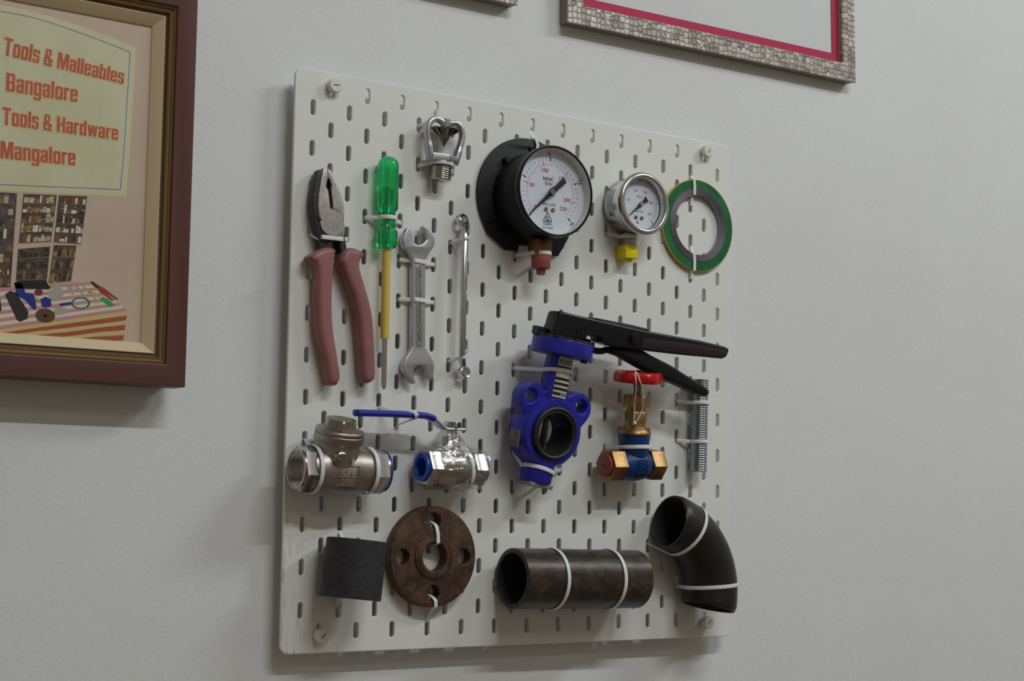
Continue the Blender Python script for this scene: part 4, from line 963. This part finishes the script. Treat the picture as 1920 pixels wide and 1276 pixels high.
def tq(u, v): return (tl[0] * (1 - u) * (1 - v) + tr2[0] * u * (1 - v) + br[0] * u * v + bl_[0] * (1 - u) * v, tl[1] * (1 - u) * (1 - v) + tr2[1] * u * (1 - v) + br[1] * u * v + bl_[1] * (1 - u) * v)
for k in range(11): T_['pink' if k % 2 == 0 else 'white'].flat(P([tq(0, k / 11), tq(1, k / 11), tq(1, (k + 1) / 11), tq(0, (k + 1) / 11)], *ZQ7), PZ + .3)
dl0, dr0, dr1, dl1 = (-120, 1125), (952, 966), (905, 1290), (-120, 1330)
for k in range(9):
    a, b = k / 9, (k + 1) / 9; seg = 12; lo = []; hi = []
    for i in range(seg + 1):
        u = i / seg
        for (t, l) in ((a, hi), (b, lo)):
            x = dl0[0] + (dr0[0] - dl0[0]) * u + (dr1[0] - dr0[0]) * u * t; y0 = dl0[1] + (dr0[1] - dl0[1]) * u; y1 = dl1[1] + (dr1[1] - dl1[1]) * u
            l.append((x, y0 + (y1 - y0) * t + 9 * sin(u * 9 + k) * t))
    T_['cream' if k % 2 == 0 else 'red'].flat(P(hi + lo[::-1], *ZQ7), PZ + .32)
for k, c in (('pink', 'C28A86'), ('white', 'D8CFC0'), ('red', 'A55238'), ('cream', 'CDB676')):
    put('printed_tablecloth', T_[k], mat('print_cloth_' + k, c, .45, coat=.3), po, FO, smooth=False)
def prt(name, c, *loops):
    g = MB()
    for l in loops: g.flat(P(l, *ZQ7), PZ + .4)
    put(name, g, mat('print_' + c, c, .45), po, FO, smooth=False)
def ell(x, y, a, b, r=0, n=20): return [(x + a * cos(2 * pi * i / n) * cos(r) - b * sin(2 * pi * i / n) * sin(r), y + a * cos(2 * pi * i / n) * sin(r) + b * sin(2 * pi * i / n) * cos(r)) for i in range(n)]
prt('printed_pipe', '2A2824', [(35, 845), (75, 818), (120, 830), (212, 975), (205, 1025), (150, 1050), (125, 1035)], [(-60, 880), (0, 870), (12, 960), (-10, 985)])
prt('printed_lever', '17171C', [(105, 760), (130, 742), (345, 738), (355, 765), (378, 795), (365, 808), (120, 800)])
prt('printed_valve', '1C2C86', [(108, 760), (160, 760), (190, 830), (250, 840), (272, 930), (265, 962), (240, 950), (190, 890), (120, 850)], [(300, 880), (340, 860), (378, 880), (385, 930), (340, 945), (310, 930)], [(445, 912), (530, 900), (530, 920), (445, 932)])
prt('printed_wheel', '7A2A22', ell(288, 828, 32, 26)); prt('printed_brass', 'A58A3C', [(255, 855), (290, 890), (300, 915), (265, 890)])
prt('printed_flange', '5C4028', ell(337, 1003, 75, 53, .1)); prt('printed_bore', 'C6B9A4', ell(338, 1003, 14, 7))
prt('printed_steel', 'A9A596', [(360, 840), (375, 805), (395, 800), (400, 742), (412, 745), (470, 815), (475, 850), (420, 885), (370, 880)], [(405, 945), (430, 930), (500, 950), (502, 985), (430, 1000), (405, 985)], [(495, 790), (540, 785), (555, 840), (540, 850)], [(555, 785), (580, 780), (650, 875), (640, 880)], [(610, 785), (630, 782), (750, 905), (740, 908)])
prt('printed_ring', '2E7A3C', *[[(602 + q * 72 * cos(a + d), 910 + q * 44 * sin(a + d)) for q, d in ((1, 0), (1, .22), (.78, .22), (.78, 0))] for a in [.2094 * i for i in range(30)]])
prt('printed_screwdriver', '2FA052', [(750, 872), (772, 858), (848, 912), (850, 932), (825, 940), (752, 888)]); prt('printed_shank', 'C9A92F', [(660, 822), (680, 812), (752, 862), (742, 872)])
prt('printed_jaw', '33302E', [(675, 750), (690, 745), (745, 785), (735, 805), (700, 785)]); prt('printed_grip', 'A03A2C', [(735, 790), (760, 785), (880, 875), (875, 886), (770, 815), (850, 885), (840, 895), (735, 820)])

# ================================================================ silver mosaic frames
def mosaic_frame(label, x0, x1, y0, y1, rz=0.0):
    FZ = -4.2; o = (x0, y0, -20.5)
    t = thing('mosaic_frame', label, 'picture frame', o, (0, 0, rz), 'silver mosaic picture frames')
    a = ring([(1.5, -20.5), (1.5, -8), (.6, -6.6), (.3, -5.4), (23.5, -9.6), (23.5, -20.5)], x0, x1, y0, y1); put('frame_edge', a, M_FRSIDE, t, o)
    a = ring([(.3, -5.6), (1.2, -4.4), (21.5, -4.2), (22.6, -5.2), (22.6, -9), (.4, -6)], x0, x1, y0, y1); put('mosaic_face', a, M_MOSAIC, t, o)
    return t, o
t, o = mosaic_frame('silver mosaic picture frame with magenta mount at the top right', 328, 773, 102, 420, .6)
put('mount', ring([(22, -11.2), (34, -11.2), (34, -12.2), (22, -12.2)], 328, 773, 102, 420), M_PINK, t, o)
g = MB(); g.box((550.5, 261, -14), (400, 270, 3)); put('certificate', g, M_SHEET, t, o)
t, o = mosaic_frame('silver mosaic picture frame cut off at the top, above the chrome nozzle', -40, 263, 106, 420, .3)
put('mount', ring([(22, -11.2), (34, -11.2), (34, -12.2), (22, -12.2)], -40, 263, 106, 420), M_PINK, t, o)
g = MB(); g.box((111.5, 263, -14), (260, 270, 3)); put('certificate', g, M_SHEET, t, o)

# ================================================================ cable ties
U = un
def Q(x, y, x0, y0, s): return (x0 + x / s, y0 + y / s)
over('white cable tie across the steel head of the pliers', near(583, 441), near(649, 450), U(600, 444, 15), U(644, 449, 15), 16.4, (0, 1), 10)
wrap('white cable tie around the waist of the green screwdriver handle', (98, -141.3, 12.3), (0, 1), 8.9, near(685, 408), near(749, 418))
wrap('white cable tie around the threaded neck of the chrome nozzle', (159, -79.8, 13), (.05, 1), 12.4, near(785, 311), near(851, 323))
over('short white cable tie at the top left of the chrome nozzle frame', near(788, 236), near(816, 208), U(805, 226, 9), U(822, 217, 12), 17, (.5, .85), 8)
over('upper white cable tie across the open-ended spanner', near(750, 487), near(812, 496), U(772, 488, 8), U(797, 493, 8), 10.8, (0, 1), 6)
over('lower white cable tie across the open-ended spanner', near(749, 561), near(812, 567), U(772, 561, 8), U(797, 565, 8), 11.4, (0, 1), 6)
over('upper white cable tie on the slim ring spanner', near(846, 454), near(878, 434), U(863, 449, 14), U(877, 445, 14), 20.6, (.25, 1), 8, 3)
over('lower white cable tie on the slim ring spanner', near(844, 676), near(876, 657), U(858, 672, 12), U(872, 667, 12), 20.6, (.25, 1), 8, 3)
A_ = near(1004, 246, 6); B_ = U(1006, 274, 4)
tie('short white cable tie over the top rim of the large black gauge', [(A_[0], A_[1], -6.5), (A_[0], A_[1], -2), (A_[0], -34.2, 1.5), (A_[0] + .6, -34.6, 5.4), (B_[0], -41, 5.9), (B_[0], -47, 5.4), (B_[0], -48.5, .6), (B_[0], -46, -.2), (A_[0], -33.5, .3), (A_[0], A_[1] - 1, -4)], (1, 0, 0), 3.6)
wrap('white cable tie around the stem of the large black gauge', (273.4, -160.3, 27), (0, 1), 10.4, near(969, 479), near(1035, 481))
wrap('white cable tie around the stem of the small steel gauge', (401.6, -127.5, 10.5), (0, 1), 9.4, near(1137, 440), near(1194, 447))
def gtie(label, p0, p1, ya, yb, x, z):
    A, B = near(*p0, 6), near(*p1, 6)
    tie(label, [(A[0], A[1], -6.5), (A[0], A[1], -2), (A[0], A[1], 1), (x, ya, z * .5), (x, ya - 1.2, z + .6), (x + .4, (ya + yb) / 2, z + .8), (x + .4, yb + 1.2, z + .6), (x, yb, z * .5), (B[0], B[1], 1), (B[0], B[1], -2), (B[0], B[1], -6.5)], (1, 0, 0), 3.8)
gtie('white cable tie over the top of the green ring gasket', (1294, 330), (1294, 385), -49.2, -69, U(1301, 355, 6)[0], 6)
gtie('white cable tie over the bottom of the green ring gasket', (1294, 462), (1294, 522), -134.5, -155, U(1301, 490, 6)[0], 6)
nk = lambda y: tuple(BVM @ Vector((0, y, 0)))
wrap('white cable tie around the neck of the blue butterfly valve', nk(62), (.1, 1), 15.6, near(967, 690), near(1052, 700))
wrap('white cable tie around the lower spigot of the blue butterfly valve', nk(-40), (.3, 1), 17.6, near(966, 850), near(1050, 880))
wrap('white cable tie around the blue body of the brass valve', (397, -355.5, 28.6), (-.03, 1), 17.4, near(1139, 838), near(1192, 846))
wrap('upper white cable tie around the zinc threaded rod', (503.6, -302.5, 11.5), (0, 1), 10.6, near(1270, 752), near(1320, 760))
wrap('lower white cable tie around the zinc threaded rod', (502.2, -345.5, 11.5), (0, 1), 10.6, near(1270, 826), near(1320, 830))
wrap('left white cable tie around the steel check valve', (14.4, -388.5, 25), (1, 0), 22.8, (20, -360), (20, -403))
wrap('right white cable tie around the steel check valve', (73.6, -388.5, 25), (1, 0), 22.2, (80, -366), (60, -403))
A_ = near(709, 766, 6); B_ = near(746, 806, 6)
tie('white cable tie over the blue lever of the film-wrapped valve', [(A_[0], A_[1], -6.5), (A_[0], A_[1], -2), (A_[0] + 1, A_[1], 3), (105, -329.6, 18), (111, -329.8, 28), (117, -331, 37.6), (119.5, -334.5, 39.2), (120.5, -337.4, 36), (119, -338.5, 28), (B_[0] + 1, B_[1] + 4, 3), (B_[0], B_[1], -2), (B_[0], B_[1], -6.5)], (.8, .5, .3), 4)
wrap('white cable tie around the body of the film-wrapped valve', (182, -383.5, 24), (1, .12), 21.2, (180, -364), (180, -402))
def htie(label, path): tie(label, path, (1, 0, 0), 3.8)
bx = 159.2
htie('white cable tie from the top bolt hole to the bore of the rusty flange', [(158, -436, -1), (158, -436, 6), (158.6, -438.6, 13.6), (bx, -442, 15.8), (bx + .6, -449, 17.2), (bx + .8, -456.6, 17.2), (bx + .6, -458.6, 14.5), (bx, -458, 6), (bx, -457, -1)])
htie('white cable tie from the bottom bolt hole of the rusty flange to the board', [(158, -507.5, -1), (158, -507.5, 6), (158.4, -510, 13.4), (159.6, -513, 15.4), (160.2, -518.4, 14.8), (160, -520.6, 10), (159.4, -528, 3), (159.6, -534, -1), (160, -534, -4), (159, -520, -.8), (158, -510, -.6)])
htie('white cable tie threaded through the bore of the black socket', [(60, -445, -6.5), (60, -446, -1), (60, -450, 3), (60, -453.2, 6.5), (58.4, -470, 9.6), (57, -492, 9.6), (56.2, -510, 6.5), (58, -514, 3), (59.6, -517, -1), (60, -518, -6.5)])
wrap('left white cable tie around the thick dark pipe', (287, -492.3, 31.5), (1, -.015), 31.0, (300, -476), (300, -508))
wrap('right white cable tie around the thick dark pipe', (359.6, -493.3, 31.5), (1, -.015), 31.0, (340, -476), (340, -508))
def etie(label, t, tail):
    c, d = ep(t), ed(t); e1 = Vector((-d.y, d.x, 0)); pts = []
    A, B = Vector((*tail[0], 0)), Vector((*tail[1], 0))
    if (A - c).dot(e1) < 0: e1 = -e1
    pts = [A + Vector((0, 0, -6.5)), A + Vector((0, 0, -2)), A + Vector((0, 0, 1.2))]
    for i in range(25):
        a = radians(-8 + 196 * i / 24); pts.append(c + e1 * (30.6 * cos(a)) + Vector((0, 0, 30.6 * sin(a))))
    pts += [B + Vector((0, 0, 1.2)), B + Vector((0, 0, -2)), B + Vector((0, 0, -6.5))]
    tie(label, pts, d, 4)
etie('white cable tie around the open upper end of the black elbow', .2, (near(1218, 1020), near(1318, 958)))
etie('white cable tie around the lower leg of the black elbow', .8, (near(1268, 1098), near(1347, 1085)))
